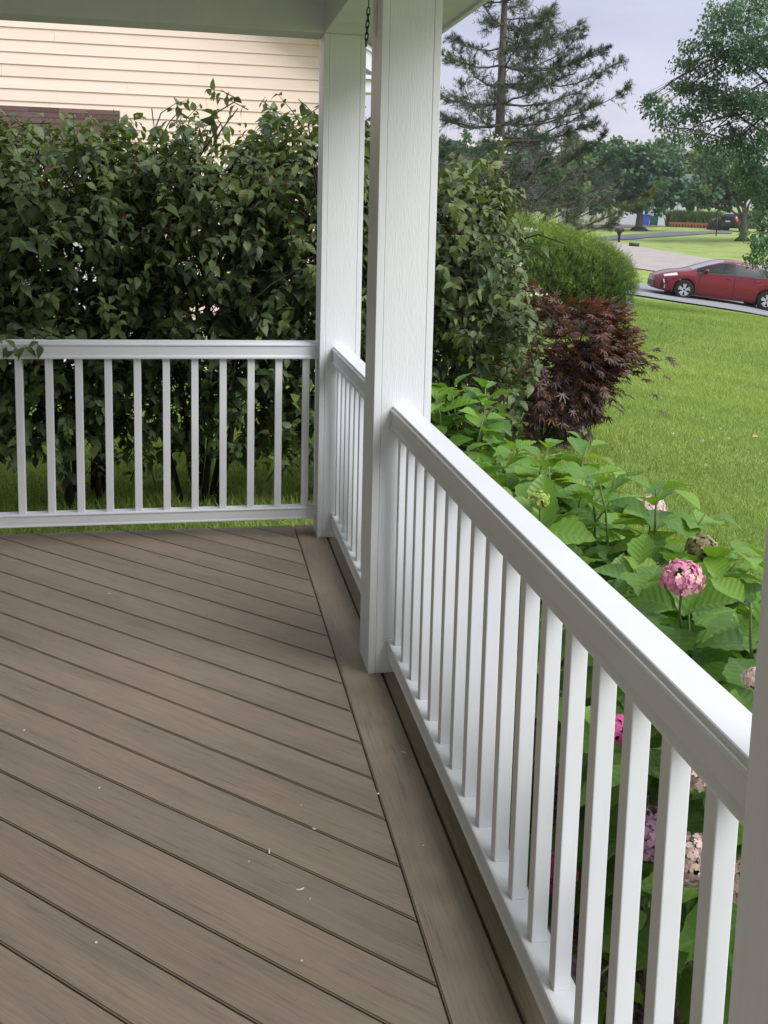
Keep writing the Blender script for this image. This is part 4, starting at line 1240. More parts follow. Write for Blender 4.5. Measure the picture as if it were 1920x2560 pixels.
# ------------------------------------------------------------------ spruce
def spruce():
    b = P(1249, 330, 24.0); b[2] = float(gz(b[0], b[1]))
    t = thing('spruce_tree', 'tall gaunt spruce with grey trunk and upswept branches', 'spruce', b)
    H = 9.2
    tubes('trunk', [([b + np.array([0, 0, z_]) for z_ in np.linspace(-0.1, H, 14)], np.linspace(0.17, 0.025, 14))], BARK, t, 10)
    sp, sd, sl, st, dead = [], [], [], [], []
    dpaths = []
    nb = 0
    z_ = 1.4
    LONG = [(1517, 121, 5.15), (1553, 152, 4.75), (1496, 197, 4.35), (1572, 215, 3.95), (1511, 343, 2.75), (1545, 440, 2.0), (1380, 20, 6.2), (1372, 75, 5.7), (1480, 262, 3.6)]
    todo = [('long', q) for q in LONG]
    while z_ < H - 0.3:
        todo += [('free', z_)] * (5 if z_ > 3.0 else 7)
        z_ += rng.uniform(0.30, 0.50) if z_ > 3.0 else rng.uniform(0.18, 0.30)
    for mode, val in todo:
        for _once in (0,):
            z_ = val if mode == 'free' else val[2]
            a = rng.uniform(0, 6.283)
            f = (H - z_) / (H - 1.0)
            L = (0.35 + 3.1 * f ** 0.80) * rng.uniform(0.7, 1.12)
            if z_ < 2.6: L *= 1.05
            out_ = np.array([math.cos(a), math.sin(a), 0])
            droop = rng.uniform(-0.02, 0.10) + 0.05 * f
            upt = rng.uniform(0.22, 0.48)
            pts = []
            if mode == 'long':
                e_ = P(val[0], val[1], 24.0 + rng.uniform(-.5, .3))
                dv_ = e_ - b - np.array([0, 0, z_]); L = float(np.linalg.norm(dv_[:2])); out_ = np.array([dv_[0] / L, dv_[1] / L, 0])
                droop = 0.05; upt = (dv_[2] / L) / 0.75
            for i in range(9):
                s = i / 8
                pts.append(b + np.array([0, 0, z_]) + out_ * L * s + np.array([0, 0, L * (-droop * 1.6 * s * (1 - s) * 2 + upt * s * s * 0.75)]) + (rng.normal(0, .02, 3) if i else 0))
            isdead = (mode == 'free' and z_ < 3.3 and rng.random() < 0.55) or (mode == 'long' and val[1] > 400)
            tubes('branch', [(pts, np.linspace(0.030 * (0.4 + f), 0.006, 9))], GTWIG if isdead else BARK, t, 5)
            nb += 1
            m = int(12 + 14 * L)
            tone = np.clip(rng.normal(0.32, .22), 0, 1)
            for j in range(m):
                s = rng.uniform(0.14, 1.0)
                q = s * 8; i0 = min(7, int(q))
                p = pts[i0] * (1 - (q - i0)) + pts[i0 + 1] * (q - i0)
                d = unit((pts[i0 + 1] - pts[i0])[None])[0]
                side = np.cross(d, [0, 0, 1.0]) * random.choice((-1, 1))
                dv = unit((side * rng.uniform(0.25, 1.0) + d * rng.uniform(0.4, 0.9) + np.array([0, 0, rng.uniform(-0.55, 0.55)]))[None])[0]
                ll = rng.uniform(0.18, 0.50) * (1.15 - 0.5 * s)
                bare = isdead or rng.random() < np.interp(s, [0.1, 0.35, 0.6, 1], [0.97, 0.75, 0.22, 0.05])
                if bare:
                    mid = p + dv * ll * 0.5 + rng.normal(0, .02, 3)
                    dpaths.append(([p, mid, p + dv * ll], [0.007, 0.005, 0.002]))
                    for _ in range(3):
                        g = unit((dv + rng.normal(0, .8, 3))[None])[0]
                        o_ = p + dv * ll * rng.uniform(0.3, 0.9)
                        dpaths.append(([o_, o_ + g * ll * 0.45], [0.0045, 0.002]))
                else:
                    sp.append(p); sd.append(dv); sl.append(ll); st.append(tone)
                    for _ in range(4):
                        o_ = p + dv * ll * rng.uniform(0.2, 0.95)
                        g = unit((dv * 0.8 + rng.normal(0, .55, 3) + np.array([0, 0, 0.35]))[None])[0]
                        sp.append(o_); sd.append(g); sl.append(ll * rng.uniform(0.3, 0.6)); st.append(tone + rng.normal(0, .08))
            # tip
            sp.append(pts[-2]); sd.append(unit((pts[-1] - pts[-2])[None])[0]); sl.append(0.30); st.append(tone)
    tubes('twigs', dpaths, GTWIG, t, 3, 'stuff')
    a = [np.array(q) for q in (sp, sd, sl, st)]
    mass('foliage', T_NEED, *shoots_to_needles(a[0], a[1], a[2], 14, 0.10, np.clip(a[3], 0, 1), 0.75), SPR, t, 'stuff', False)
spruce()

# ------------------------------------------------------------------ broad-leaved trees
def leaf_tree(name, label, base, trunk_r, trunk_top, blobs, leaf, nleaf, material, limbs=True, T=T_QUAD, hang=0.5, cat='tree', group=None, tone=0.0, bark=BARK, fill=0.45):
    """blobs: (px, py, depth, radius in metres, weight)"""
    b = np.array(base, float)
    t = thing(name, label, cat, b, group)
    top = np.array(trunk_top, float)
    tp = curve(b - np.array([0, 0, 0.15]), top, (0.05 * trunk_r, 0, 0), 7, trunk_r * 0.10)
    tubes('trunk', [(tp, np.linspace(trunk_r * 1.15, trunk_r * 0.55, 8))], bark, t, 9)
    tot = sum(q[4] * q[3] ** 2 for q in blobs)
    pos, yd, nr, sz, rn = [], [], [], [], []
    lp = []
    for px, py, d, r, w in blobs:
        c = P(px, py, d)
        if limbs:
            s = tp[rng.integers(3, 8)]
            pts = curve(s, c, (0, 0, 0.10 * np.linalg.norm(c - s)), 6, 0.05 * r)
            rr = trunk_r * min(0.5, 0.22 + 0.12 * r)
            tubes('limb', [(pts, np.linspace(rr, rr * 0.25, 7))], bark, t, 6)
            for _ in range(7):
                e_ = c + rvec(1)[0] * r * rng.uniform(0.6, 1.0)
                lp.append((curve(pts[rng.integers(3, 7)], e_, (0, 0, 0.05 * r), 4, 0.03 * r), np.linspace(rr * 0.22, rr * 0.05, 5)))
        n = int(nleaf * w * r * r / tot)
        # sprays: small clumps so that gaps stay open between them
        ns = max(6, n // 22)
        q = rvec(ns) * (rng.random(ns) ** fill)[:, None] * r * np.array([1.0, 1.0, 0.82])
        k = rng.integers(0, ns, n)
        p = c + q[k] + rng.normal(0, 1, (n, 3)) * np.array([0.13, 0.13, 0.10]) * (0.45 + 0.55 * r)
        pos.append(p)
        yd.append(unit(rng.normal(0, 1, (n, 3)) + np.array([0, 0, -hang])))
        nr.append(unit(np.array([0, 0, 1.0]) + rng.normal(0, .55, (n, 3))))
        sz.append(leaf * rng.uniform(0.65, 1.25, n))
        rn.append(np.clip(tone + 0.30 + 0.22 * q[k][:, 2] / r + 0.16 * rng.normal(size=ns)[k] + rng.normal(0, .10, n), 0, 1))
    if lp: tubes('twigs', lp, bark, t, 4, 'stuff')
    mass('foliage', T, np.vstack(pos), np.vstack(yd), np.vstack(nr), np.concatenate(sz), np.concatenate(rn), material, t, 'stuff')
    return t
def gp(px, py):
    q = G(px, py); return q
D1 = 23.0
m1 = D1 / FPX
def bl(l, d=D1, jit=0.8): return [(x_, y_, d + rng.uniform(-jit, jit), r * d / FPX, w) for x_, y_, r, w in l]
tb = P(2110, 700, 24.0); tb[2] = float(gz(tb[0], tb[1]))
leaf_tree('broadleaf_tree', 'large leafy tree hanging into the picture from the upper right', tb, 0.15, P(2080, 100, 24.0),
          bl([(1815, 40, 62, 1.1), (1885, 20, 70, 1), (1760, 110, 52, 1), (1830, 130, 78, 1.1), (1900, 140, 70, 1), (1718, 165, 42, 1), (1770, 215, 62, 1.2), (1690, 220, 36, .9), (1655, 270, 48, .9), (1625, 245, 26, .6),
              (1720, 285, 50, 1), (1810, 255, 66, 1.2), (1890, 250, 62, 1.1), (1640, 315, 24, .6), (1690, 340, 36, .8), (1760, 345, 46, .9), (1840, 345, 56, 1.1), (1905, 350, 56, 1.1),
              (1800, 405, 42, .9), (1865, 430, 52, 1.1), (1912, 470, 46, 1.1), (1905, 545, 42, 1), (1915, 610, 34, 1), (1885, 650, 26, .8), (1872, 650, 15, .7), (1915, 660, 22, .8), (1885, 590, 24, .8),
              (1990, 80, 110, .8), (2000, 250, 110, .8), (2010, 420, 100, .8), (2000, 560, 80, .8)]),
          0.092, 23000, BROAD, hang=1.0, fill=0.5, T=T_SLIM, bark=DBARK)
# the two street trees in mulch rings
DA = 90.0
ba = gp(1597, 577)
leaf_tree('street_tree', 'round dark green tree in a mulch ring beside the blue bin', ba, 0.30, P(1600, 490, 90),
          bl([(1590, 430, 62, 1), (1540, 460, 55, 1), (1650, 450, 60, 1), (1690, 480, 42, 1), (1500, 490, 40, 1), (1570, 500, 45, 1), (1630, 505, 45, 1), (1600, 385, 40, 1), (1560, 400, 40, 1), (1650, 405, 40, .9), (1720, 460, 30, .8)], DA, 1.5),
          0.42, 9500, FARG, hang=0.3, fill=0.4)
bb = gp(1856, 603)
leaf_tree('street_tree', 'lighter green tree in a mulch ring in front of the black vehicle', bb, 0.26, P(1862, 520, 73),
          bl([(1800, 440, 50, 1), (1850, 420, 55, 1), (1760, 480, 42, 1), (1900, 460, 55, 1), (1820, 490, 45, 1), (1720, 500, 26, .8), (1930, 500, 50, 1), (1770, 410, 36, .9), (1790, 385, 30, .7)], 73.0, 1.5),
          0.36, 8000, FARG, hang=0.4, tone=0.22, fill=0.4)
def mulch_ring(c, r, h, label):
    V, F = [(c[0], c[1], c[2] + h)], []
    n = 28
    for j, (rr, hh) in enumerate(((0.35, 0.92), (0.65, 0.62), (0.88, 0.28), (1.0, -0.12))):
        for k in range(n):
            a = 2 * math.pi * k / n
            q = r * rr * (1 + 0.04 * math.sin(3 * a + j))
            x_, y_ = c[0] + q * math.cos(a), c[1] + q * math.sin(a)
            V.append((x_, y_, float(gz(x_, y_)) + h * hh + rng.normal(0, .012)))
    for k in range(n):
        F.append((0, 1 + k, 1 + (k + 1) % n))
        for j in range(3):
            a = 1 + j * n
            F.append((a + k, a + n + k, a + n + (k + 1) % n, a + (k + 1) % n))
    o = link('mulch_ring', mesh_py('mulch_ring', V, F, MULCH, True))
    return tag(o, label, 'mulch ring', 'mulch rings round the street trees')
mulch_ring(ba, 0.85, 0.42, 'dark mulch mound round the tree beside the blue bin')
mulch_ring(bb, 0.62, 0.36, 'dark mulch mound below the lighter green tree')
# trees beyond
def far_tree(label, px, pyb, d, tr, blobs, material, leaf, n, tone=0.0):
    b = P(px, pyb, d)
    leaf_tree('far_tree', label, b, tr, P(px + 2, (pyb + min(q[1] for q in blobs)) / 2, d), bl(blobs, d, 1.5), leaf, n, material, hang=0.2, group='trees beyond the far lawn', tone=tone, fill=0.4)
far_tree('yellow-green tree behind the bare lower spruce branches', 1440, 560, 96, 0.22, [(1440, 400, 50, 1), (1400, 440, 48, 1), (1480, 440, 45, 1), (1440, 490, 48, 1), (1380, 500, 40, 1), (1500, 500, 36, 1), (1430, 360, 26, .8)], FARY, 0.46, 6500)
far_tree('dark tree between the yellow-green tree and the round street tree', 1530, 560, 100, 0.25, [(1520, 400, 40, 1), (1545, 370, 30, 1), (1500, 440, 36, 1), (1540, 460, 40, 1), (1475, 380, 30, 1), (1495, 365, 20, 1)], FARG, 0.46, 4500)
far_tree('mid green tree low behind the spruce trunk', 1310, 545, 110, 0.3, [(1300, 400, 60, 1), (1350, 430, 60, 1), (1250, 430, 60, 1), (1330, 360, 40, 1), (1290, 480, 60, 1), (1370, 480, 50, 1), (1200, 470, 60, 1)], FARG, 0.55, 7500, 0.1)
far_tree('distant tree at left of the spruce behind the middle post', 1130, 545, 120, 0.3, [(1110, 420, 60, 1), (1170, 400, 55, 1), (1140, 360, 40, 1), (1200, 390, 45, 1), (1090, 380, 50, 1), (1130, 480, 70, 1), (930, 420, 60, 1)], FARG, 0.6, 5500)
far_tree('tall tree behind the round street tree, showing above it', 1690, 545, 125, 0.3, [(1690, 400, 46, 1), (1650, 380, 34, 1), (1740, 410, 42, 1), (1700, 440, 50, 1), (1790, 420, 50, 1), (1850, 400, 55, 1)], FARG, 0.6, 5500)
far_tree('yellowish tree showing between the street tree and the large leafy tree', 1745, 560, 115, 0.22, [(1750, 400, 28, 1), (1740, 440, 34, 1), (1775, 430, 28, 1), (1755, 375, 16, 1)], FARY, 0.5, 2600, 0.1)

# ------------------------------------------------------------------ lawn grass
def grass():
    pos, sz, tn = [], [], []
    # right lawn: density falls with distance; sampled in the wedge the picture shows
    n = 330000
    u = 5.0 + 25.0 * rng.random(n) ** 1.35
    pxs = rng.uniform(1180, 1960, n)
    lat = (pxs - CX) / FPX * u
    x_ = CAM[0] + 0.979 * lat + 0.2043 * u
    y_ = CAM[1] - 0.2043 * lat + 0.979 * u
    m = (x_ > 1.35 + 0.12 * np.sin(y_ * 2.1)) | (y_ > 4.2)
    x_, y_, u = x_[m], y_[m], u[m]
    pos.append(np.stack([x_, y_, gz(x_, y_) - 0.004], -1)); sz.append(np.interp(u, [5, 30], [0.042, 0.085]) * rng.uniform(0.55, 1.25, len(x_)))
    n = 110000
    x_ = rng.uniform(-3.4, 1.4, n); y_ = 0.45 + 6.6 * rng.random(n) ** 1.2
    pos.append(np.stack([x_, y_, gz(x_, y_) - 0.004], -1)); sz.append(0.065 * rng.uniform(0.5, 1.3, n))
    pos, sz = np.vstack(pos), np.concatenate(sz)
    n = len(pos)
    patch = 0.5 + 0.22 * np.sin(pos[:, 0] * 1.7 + 1.3 * np.sin(pos[:, 1] * 0.9)) * np.cos(pos[:, 1] * 1.1 + 0.7 * np.sin(pos[:, 0] * 2.3)) + 0.12 * np.sin(pos[:, 0] * 5.1 + pos[:, 1] * 3.7)
    tn = np.clip(patch * 0.75 + rng.normal(0, .17, n) - 0.02, 0, 1)
    yd = unit(np.array([0, 0, 1.0]) + rng.normal(0, .42, (n, 3)))
    nr = rng.normal(0, 1, (n, 3))
    o = mass('grass', T_BLADE, pos, yd, nr, sz * (0.8 + 0.45 * patch), tn, BLADE, None, 'stuff', True)
    tag(o, 'short yellow-green lawn grass blades')
grass()
# clover flowers and a fallen leaf on the lawn
CLOV = ['leftmost of them', 'one of a pair right of the leftmost', 'just right of the pair', 'far right of the row', 'nearest the hydrangeas', 'farthest one, nearest the car', 'second farthest one']
for k, (px, py) in enumerate(((1681, 1101), (1756, 1121), (1781, 1114), (1821, 1114), (1763, 1184), (1757, 1061), (1800, 1089))):
    g = G(px, py)
    t = thing('clover_flower', 'small white clover flower head in the lawn, ' + CLOV[k], 'flower', g, 'clover flowers in the lawn')
    q = rvec(34) * np.array([1, 1, 0.8])
    mass('flower_head', T_OVAL, g + np.array([0, 0, 0.065]) + q * 0.004, q, rvec(34), 0.010 * np.ones(34), rng.random(34), WFLOW, t, None)
    tubes('stem', [([g, g + np.array([0.004, 0, 0.06])], 0.0015)], GSTEM, t, 4)
g = G(1880, 1104)
o = mass('fallen_leaf', T_OVAL, np.array([g + np.array([0, 0, 0.045])]), np.array([[1, 0.2, 0.1]]), np.array([[0, -0.4, 1.0]]), np.array([0.07]), np.array([0.9]), leaf_mat('dry_leaf', [(0.40, 0.26, 0.06), (0.46, 0.30, 0.08)], trans=0.2), None, None)
tag(o, 'small yellow fallen leaf on the lawn', 'leaf')
g = G(1650, 1043)
o = mass('fallen_leaf', T_MAP, np.array([g + np.array([0, 0, 0.05])]), np.array([[1, 0.2, 0.1]]), np.array([[0, -0.5, 1.0]]), np.array([0.085]), np.array([0.6]), MAPLE, None, None)
tag(o, 'dark red maple leaf fallen on the lawn right of the maple', 'leaf')

# ------------------------------------------------------------------ cars
RED = mat('metallic_red_paint', (0.16, 0.003, 0.010), 0.22, 0.5, 0.1)
RED.node_tree.nodes['Principled BSDF'].inputs['Coat Weight'].default_value = 0.35
RED.node_tree.nodes['Principled BSDF'].inputs['Coat Roughness'].default_value = 0.06
BLK = mat('black_plastic', (0.012, 0.012, 0.014), 0.5)
BLKP = mat('black_car_paint', (0.012, 0.014, 0.02), 0.2, 0.6)
TYRE = mat('tyre_rubber', (0.018, 0.018, 0.019), 0.85, 0.2)
ALLOY = mat('alloy_rim', (0.55, 0.56, 0.58), 0.35, 0.5, 0.7)
LAMPW = mat('clear_lamp', (0.75, 0.76, 0.78), 0.15, 0.6)
LAMPR = mat('red_lamp', (0.55, 0.015, 0.02), 0.2, 0.6)
SEAT = mat('dark_seat', (0.025, 0.026, 0.03), 0.85)
GLASS = bpy.data.materials.new('car_glass'); GLASS.use_nodes = True
_b = GLASS.node_tree.nodes['Principled BSDF']; GLASS.node_tree.nodes.remove(_b)
_t = nd(GLASS, 'ShaderNodeBsdfTransparent'); _t.inputs[0].default_value = (0.42, 0.47, 0.46, 1)
_g = nd(GLASS, 'ShaderNodeBsdfGlossy'); _g.inputs['Roughness'].default_value = 0.03
_l = nd(GLASS, 'ShaderNodeLayerWeight'); _l.inputs[0].default_value = 0.5
_f = nd(GLASS, 'ShaderNodeMapRange'); _f.inputs['To Min'].default_value = 0.30; _f.inputs['To Max'].default_value = 0.9
lk(GLASS, _l.outputs['Facing'], _f.inputs['Value'])
_m = nd(GLASS, 'ShaderNodeMixShader')
lk(GLASS, _f.outputs[0], _m.inputs[0]); lk(GLASS, _t.outputs[0], _m.inputs[1]); lk(GLASS, _g.outputs[0], _m.inputs[2])
lk(GLASS, _m.outputs[0], GLASS.node_tree.nodes['Material Output'].inputs['Surface'])

SGLASS = bpy.data.materials.new('side_glass'); SGLASS.use_nodes = True
SGLASS.node_tree.nodes.remove(SGLASS.node_tree.nodes['Principled BSDF'])
_t = nd(SGLASS, 'ShaderNodeBsdfTransparent'); _t.inputs[0].default_value = (0.20, 0.23, 0.23, 1)
_g = nd(SGLASS, 'ShaderNodeBsdfGlossy'); _g.inputs['Roughness'].default_value = 0.25
_m = nd(SGLASS, 'ShaderNodeMixShader'); _m.inputs[0].default_value = 0.03
lk(SGLASS, _t.outputs[0], _m.inputs[1]); lk(SGLASS, _g.outputs[0], _m.inputs[2])
lk(SGLASS, _m.outputs[0], SGLASS.node_tree.nodes['Material Output'].inputs['Surface'])
def build_car(name, label, paint, prof, wheel_x, wheel_r, glass_side, ws, rw, pillars, lamps, spokes=10):
    """prof: stations (x, zb, zmid, wmid, zbelt, wbelt, zre, wre, ztop); x runs from the tail to the nose"""
    t = thing(name, label, 'car')
    A = np.array(prof, float)
    xs = np.unique(np.concatenate([np.arange(A[0, 0], A[-1, 0], 0.05), A[:, 0], np.array([w + s for w in wheel_x for s in np.linspace(-wheel_r * 1.12, wheel_r * 1.12, 17)]), np.array(list(glass_side) + list(ws) + list(rw))]))
    xs = xs[(xs >= A[0, 0]) & (xs <= A[-1, 0])]
    def st(x):
        return np.array([np.interp(x, A[:, 0], A[:, k]) for k in range(1, 9)])
    # smooth the interpolated table a little
    tab = np.array([np.mean([st(x + q) for q in (-0.09, -0.045, 0, 0.045, 0.09)], axis=0) for x in xs])
    def ring(i):
        x = xs[i]; zb, zm, wm, zbe, wbe, zre, wre, zt_ = tab[i]
        for wx in wheel_x:
            q = wheel_r * 1.10
            if abs(x - wx) < q: zb = max(zb, wheel_r + math.sqrt(q * q - (x - wx) ** 2))
        zm = max(zm, zb + 0.03)
        zl = zb + (zm - zb) * 0.35
        return [(0, zb), (wm * 0.90, zb), (wm * 0.975, zl), (wm, zm), (0.5 * (wm + wbe) + 0.008, 0.5 * (zm + zbe)), (wbe, zbe), (wre, zre), (wre * 0.62, zre + (zt_ - zre) * 0.75), (0, zt_)]
    rings = [ring(i) for i in range(len(xs))]
    nr_ = 9
    V, F, Mi = [], [], []
    def vid(i, j, s): return (i * nr_ + j) * 2 + s
    for i in range(len(xs)):
        for j in range(nr_):
            y, z_ = rings[i][j]
            V += [(xs[i], y, z_), (xs[i], -y, z_)]
    for i in range(len(xs) - 1):
        xm = (xs[i] + xs[i + 1]) / 2
        for j in range(nr_ - 1):
            if j == 5 and glass_side[0] < xm < glass_side[1]: continue
            if j in (6, 7) and (ws[0] < xm < ws[1] or rw[0] < xm < rw[1]): continue
            for s in (0, 1):
                q = (vid(i, j, s), vid(i + 1, j, s), vid(i + 1, j + 1, s), vid(i, j + 1, s))
                F.append(q if s == 0 else q[::-1]); Mi.append(1 if j == 0 else 0)
    for i in (0, len(xs) - 1):
        for j in range(nr_ - 1):
            q = (vid(i, j, 0), vid(i, j + 1, 0), vid(i, j + 1, 1), vid(i, j, 1))
            F.append(q if i == 0 else q[::-1]); Mi.append(0)
    me = mesh_py('body', V, F, [paint, BLK])
    me.polygons.foreach_set('material_index', Mi)
    bm = bmesh.new(); bm.from_mesh(me)
    bmesh.ops.remove_doubles(bm, verts=bm.verts[:], dist=1e-5)
    bm.to_mesh(me); bm.free()
    smooth(me)
    link('body', me, t)
    def surf(x, sg, v, off):
        """point on the side of the shell: v = ring index with fraction"""
        i = min(len(xs) - 2, max(0, int(np.searchsorted(xs, x) - 1)))
        f = (x - xs[i]) / (xs[i + 1] - xs[i])
        j = min(nr_ - 2, int(v)); g_ = v - j
        def pt(ii): return np.array(rings[ii][j]) * (1 - g_) + np.array(rings[ii][j + 1]) * g_
        y, z_ = pt(i) * (1 - f) + pt(i + 1) * f
        dy, dz = np.array(rings[i][j + 1]) - np.array(rings[i][j])
        L = math.hypot(dy, dz) + 1e-9
        return (x, sg * (y + off * dz / L), z_ - off * dy / L if dy < 0 else z_ + off * 0.3)
    def patch(nm, x0, x1, v0, v1, material, off=0.006, sg=1, nx_=10, nv_=4, skew=0.0):
        V, F = [], []
        for i in range(nx_ + 1):
            for k in range(nv_ + 1):
                V.append(surf(x0 + (x1 - x0) * i / nx_ + skew * k / nv_, sg, v0 + (v1 - v0) * k / nv_, off))
        for i in range(nx_):
            for k in range(nv_):
                a = i * (nv_ + 1) + k
                F.append((a, a + nv_ + 1, a + nv_ + 2, a + 1))
        return link(nm, mesh_py(nm, V, F, material, True), t)
    def across(nm, x0, x1, material):
        V, F = [], []
        vv = [8, 7.5, 7, 6.5, 6.02]
        cols = [(1, q) for q in vv[::-1]] + [(-1, q) for q in vv[1:]]
        nx_ = 10
        for i in range(nx_ + 1):
            for sg, q in cols: V.append(surf(x0 + (x1 - x0) * i / nx_, sg, min(q, 7.999), 0.0))
        m_ = len(cols)
        for i in range(nx_):
            for k in range(m_ - 1):
                a = i * m_ + k
                F.append((a, a + m_, a + m_ + 1, a + 1))
        return link(nm, mesh_py(nm, V, F, material, True), t)
    across('windshield', ws[0], ws[1], GLASS)
    across('rear_window', rw[0], rw[1], GLASS)
    for sg in (1, -1):
        ed = [glass_side[0]] + list(pillars) + [glass_side[1]]
        for a, b in zip(ed[:-1], ed[1:]): patch('side_window', a + 0.02, b - 0.02, 5.03, 5.97, SGLASS, 0.0, sg)
        for px_ in pillars: patch('pillar', px_ - 0.04, px_ + 0.04, 5.0, 6.0, BLK, 0.004, sg, 3, 4)
        patch('window_trim', glass_side[0], glass_side[1], 4.93, 5.06, BLK, 0.008, sg, 20, 1)
        patch('roof_rail', glass_side[0], glass_side[1], 5.90, 6.08, paint, 0.006, sg, 30, 2)
        for nm, x0, x1, v0, v1, m_, sk in lamps: patch(nm, x0, x1, v0, v1, m_, 0.010, sg, 8, 3, sk)
        for xd_ in (pillars[0] + 0.0, pillars[0] - 1.0 if len(pillars) == 1 else pillars[-1] - 0.9):
            pass
        V_ = [surf(pillars[-1] if False else 0.92, sg, q, 0.004) for q in np.linspace(1.6, 5, 8)]
        tubes('door_seam', [(V_, 0.006)], BLK, t, 4)
        V_ = [surf(-0.22, sg, q, 0.004) for q in np.linspace(1.6, 5, 8)]
        tubes('door_seam', [(V_, 0.006)], BLK, t, 4)
        for hx in (-0.10, -1.02):
            pa = [np.array(surf(hx + q, sg, 4.45, 0.018)) for q in (0, 0.09, 0.18)]
            tubes('door_handle', [(pa, 0.013)], paint, t, 6)
        # mirror
        c = np.array(surf(0.72, sg, 5.15, 0.0)) + np.array([0.0, sg * 0.13, 0.03])
        bm = bmesh.new()
        bmesh.ops.create_icosphere(bm, subdivisions=2, radius=1, matrix=Matrix.Translation(Vector(c)) @ Matrix.Diagonal((0.07, 0.11, 0.075, 1)))
        link('side_mirror', bm_mesh('side_mirror', bm, paint, True), t)
        for wx in wheel_x:
            zc_ = wheel_r
            yo = sg * 0.80
            wl = thing('wheel', None, None, (wx, yo, zc_))
            wl.parent = t
            if 'category' in wl: del wl['category']
            r = wheel_r
            lathe('tyre', [(r * 0.62, -0.09), (r * 0.93, -0.10), (r, -0.075), (r, 0.075), (r * 0.93, 0.10), (r * 0.62, 0.09)], TYRE, wl, (0, 0, 0), 32, 'y')
            lathe('wheel_well_disc', [(0.0, -0.02 * sg), (r * 0.66, -0.02 * sg)], BLK, wl, (0, 0, 0), 24, 'y')
            bm = bmesh.new()
            for k in range(spokes):
                a = 2 * math.pi * (k // 2) / (spokes / 2) + (0.20 if k % 2 else -0.20)
                m_ = Matrix.Rotation(a, 4, 'Y')
                vs_ = []
                for (xx, zz, yy) in ((-0.016, 0.03, 0.075), (0.016, 0.03, 0.075), (0.030, r * 0.62, 0.085), (-0.030, r * 0.62, 0.085)):
                    vs_.append(bm.verts.new(m_ @ Vector((xx, sg * yy, zz))))
                    vs_.append(bm.verts.new(m_ @ Vector((xx, sg * (yy - 0.03), zz))))
                for q in ((0, 2, 4, 6), (1, 7, 5, 3), (0, 1, 3, 2), (2, 3, 5, 4), (4, 5, 7, 6), (6, 7, 1, 0)): bm.faces.new([vs_[i] for i in q])
            bmesh.ops.recalc_face_normals(bm, faces=bm.faces[:])
            link('spokes', bm_mesh('spokes', bm, ALLOY), wl)
            lathe('rim', [(r * 0.60, 0.065 * sg), (r * 0.66, 0.088 * sg), (r * 0.69, 0.075 * sg)], ALLOY, wl, (0, 0, 0), 28, 'y')
    # inside
    zf = 0.42
    box('floor_pan', -1.6, 1.2, -0.68, 0.68, 0.30, 0.36, BLK, t)
    box('dashboard', 0.75, 1.15, -0.62, 0.62, 0.62, 0.90, SEAT, t, 0.05)
    for sy in (0.36, -0.36):
        box('seat', -0.25, 0.30, sy - 0.24, sy + 0.24, 0.36, 0.62, SEAT, t, 0.05)
        box('seat', -0.42, -0.24, sy - 0.23, sy + 0.23, 0.58, 1.08, SEAT, t, 0.05)
        box('headrest', -0.44, -0.32, sy - 0.12, sy + 0.12, 1.10, 1.28, SEAT, t, 0.04)
    box('rear_seat', -1.35, -1.15, -0.60, 0.60, 0.5, 1.10, SEAT, t, 0.05)
    return t, surf, patch
prius = [
    # x,    zb,   zmid, wmid, zbelt, wbelt, zre,  wre,  ztop
    (-2.28, 0.42, 0.66, 0.60, 0.90, 0.58, 0.96, 0.50, 0.99),
    (-2.20, 0.30, 0.62, 0.74, 0.98, 0.70, 1.04, 0.58, 1.08),
    (-1.95, 0.24, 0.60, 0.83, 1.03, 0.78, 1.12, 0.60, 1.17),
    (-1.40, 0.20, 0.60, 0.875, 1.02, 0.83, 1.24, 0.58, 1.32),
    (-0.80, 0.18, 0.58, 0.88, 0.99, 0.84, 1.35, 0.58, 1.435),
    (-0.20, 0.17, 0.57, 0.88, 0.97, 0.84, 1.385, 0.58, 1.475),
    (0.20, 0.17, 0.56, 0.88, 0.955, 0.84, 1.34, 0.58, 1.43),
    (0.70, 0.17, 0.56, 0.88, 0.94, 0.83, 1.17, 0.63, 1.24),
    (1.10, 0.18, 0.56, 0.88, 0.925, 0.82, 1.00, 0.69, 1.055),
    (1.28, 0.18, 0.56, 0.88, 0.90, 0.81, 0.935, 0.71, 0.985),
    (1.70, 0.19, 0.54, 0.865, 0.83, 0.78, 0.865, 0.66, 0.91),
    (2.00, 0.20, 0.50, 0.80, 0.74, 0.70, 0.78, 0.56, 0.81),
    (2.18, 0.22, 0.46, 0.66, 0.67, 0.56, 0.70, 0.44, 0.72),
    (2.27, 0.27, 0.45, 0.46, 0.62, 0.40, 0.65, 0.32, 0.66)]
red, rsurf, rpatch = build_car('parked_car', 'red hatchback parked in profile at the far end of the lawn', RED, prius, (-1.35, 1.35), 0.315,
    (-1.85, 1.02), (0.12, 1.14), (-2.02, -0.95), (-0.27, -1.18),
    [('headlight', 1.62, 2.02, 4.35, 4.95, LAMPW, 0.03), ('fog_trim', 1.96, 1.99, 1.8, 3.6, LAMPW, 0.06), ('bumper_vent', 1.99, 2.10, 1.8, 3.2, BLK, 0.0), ('taillight', -2.2, -1.95, 4.3, 4.9, LAMPR, 0.0)])
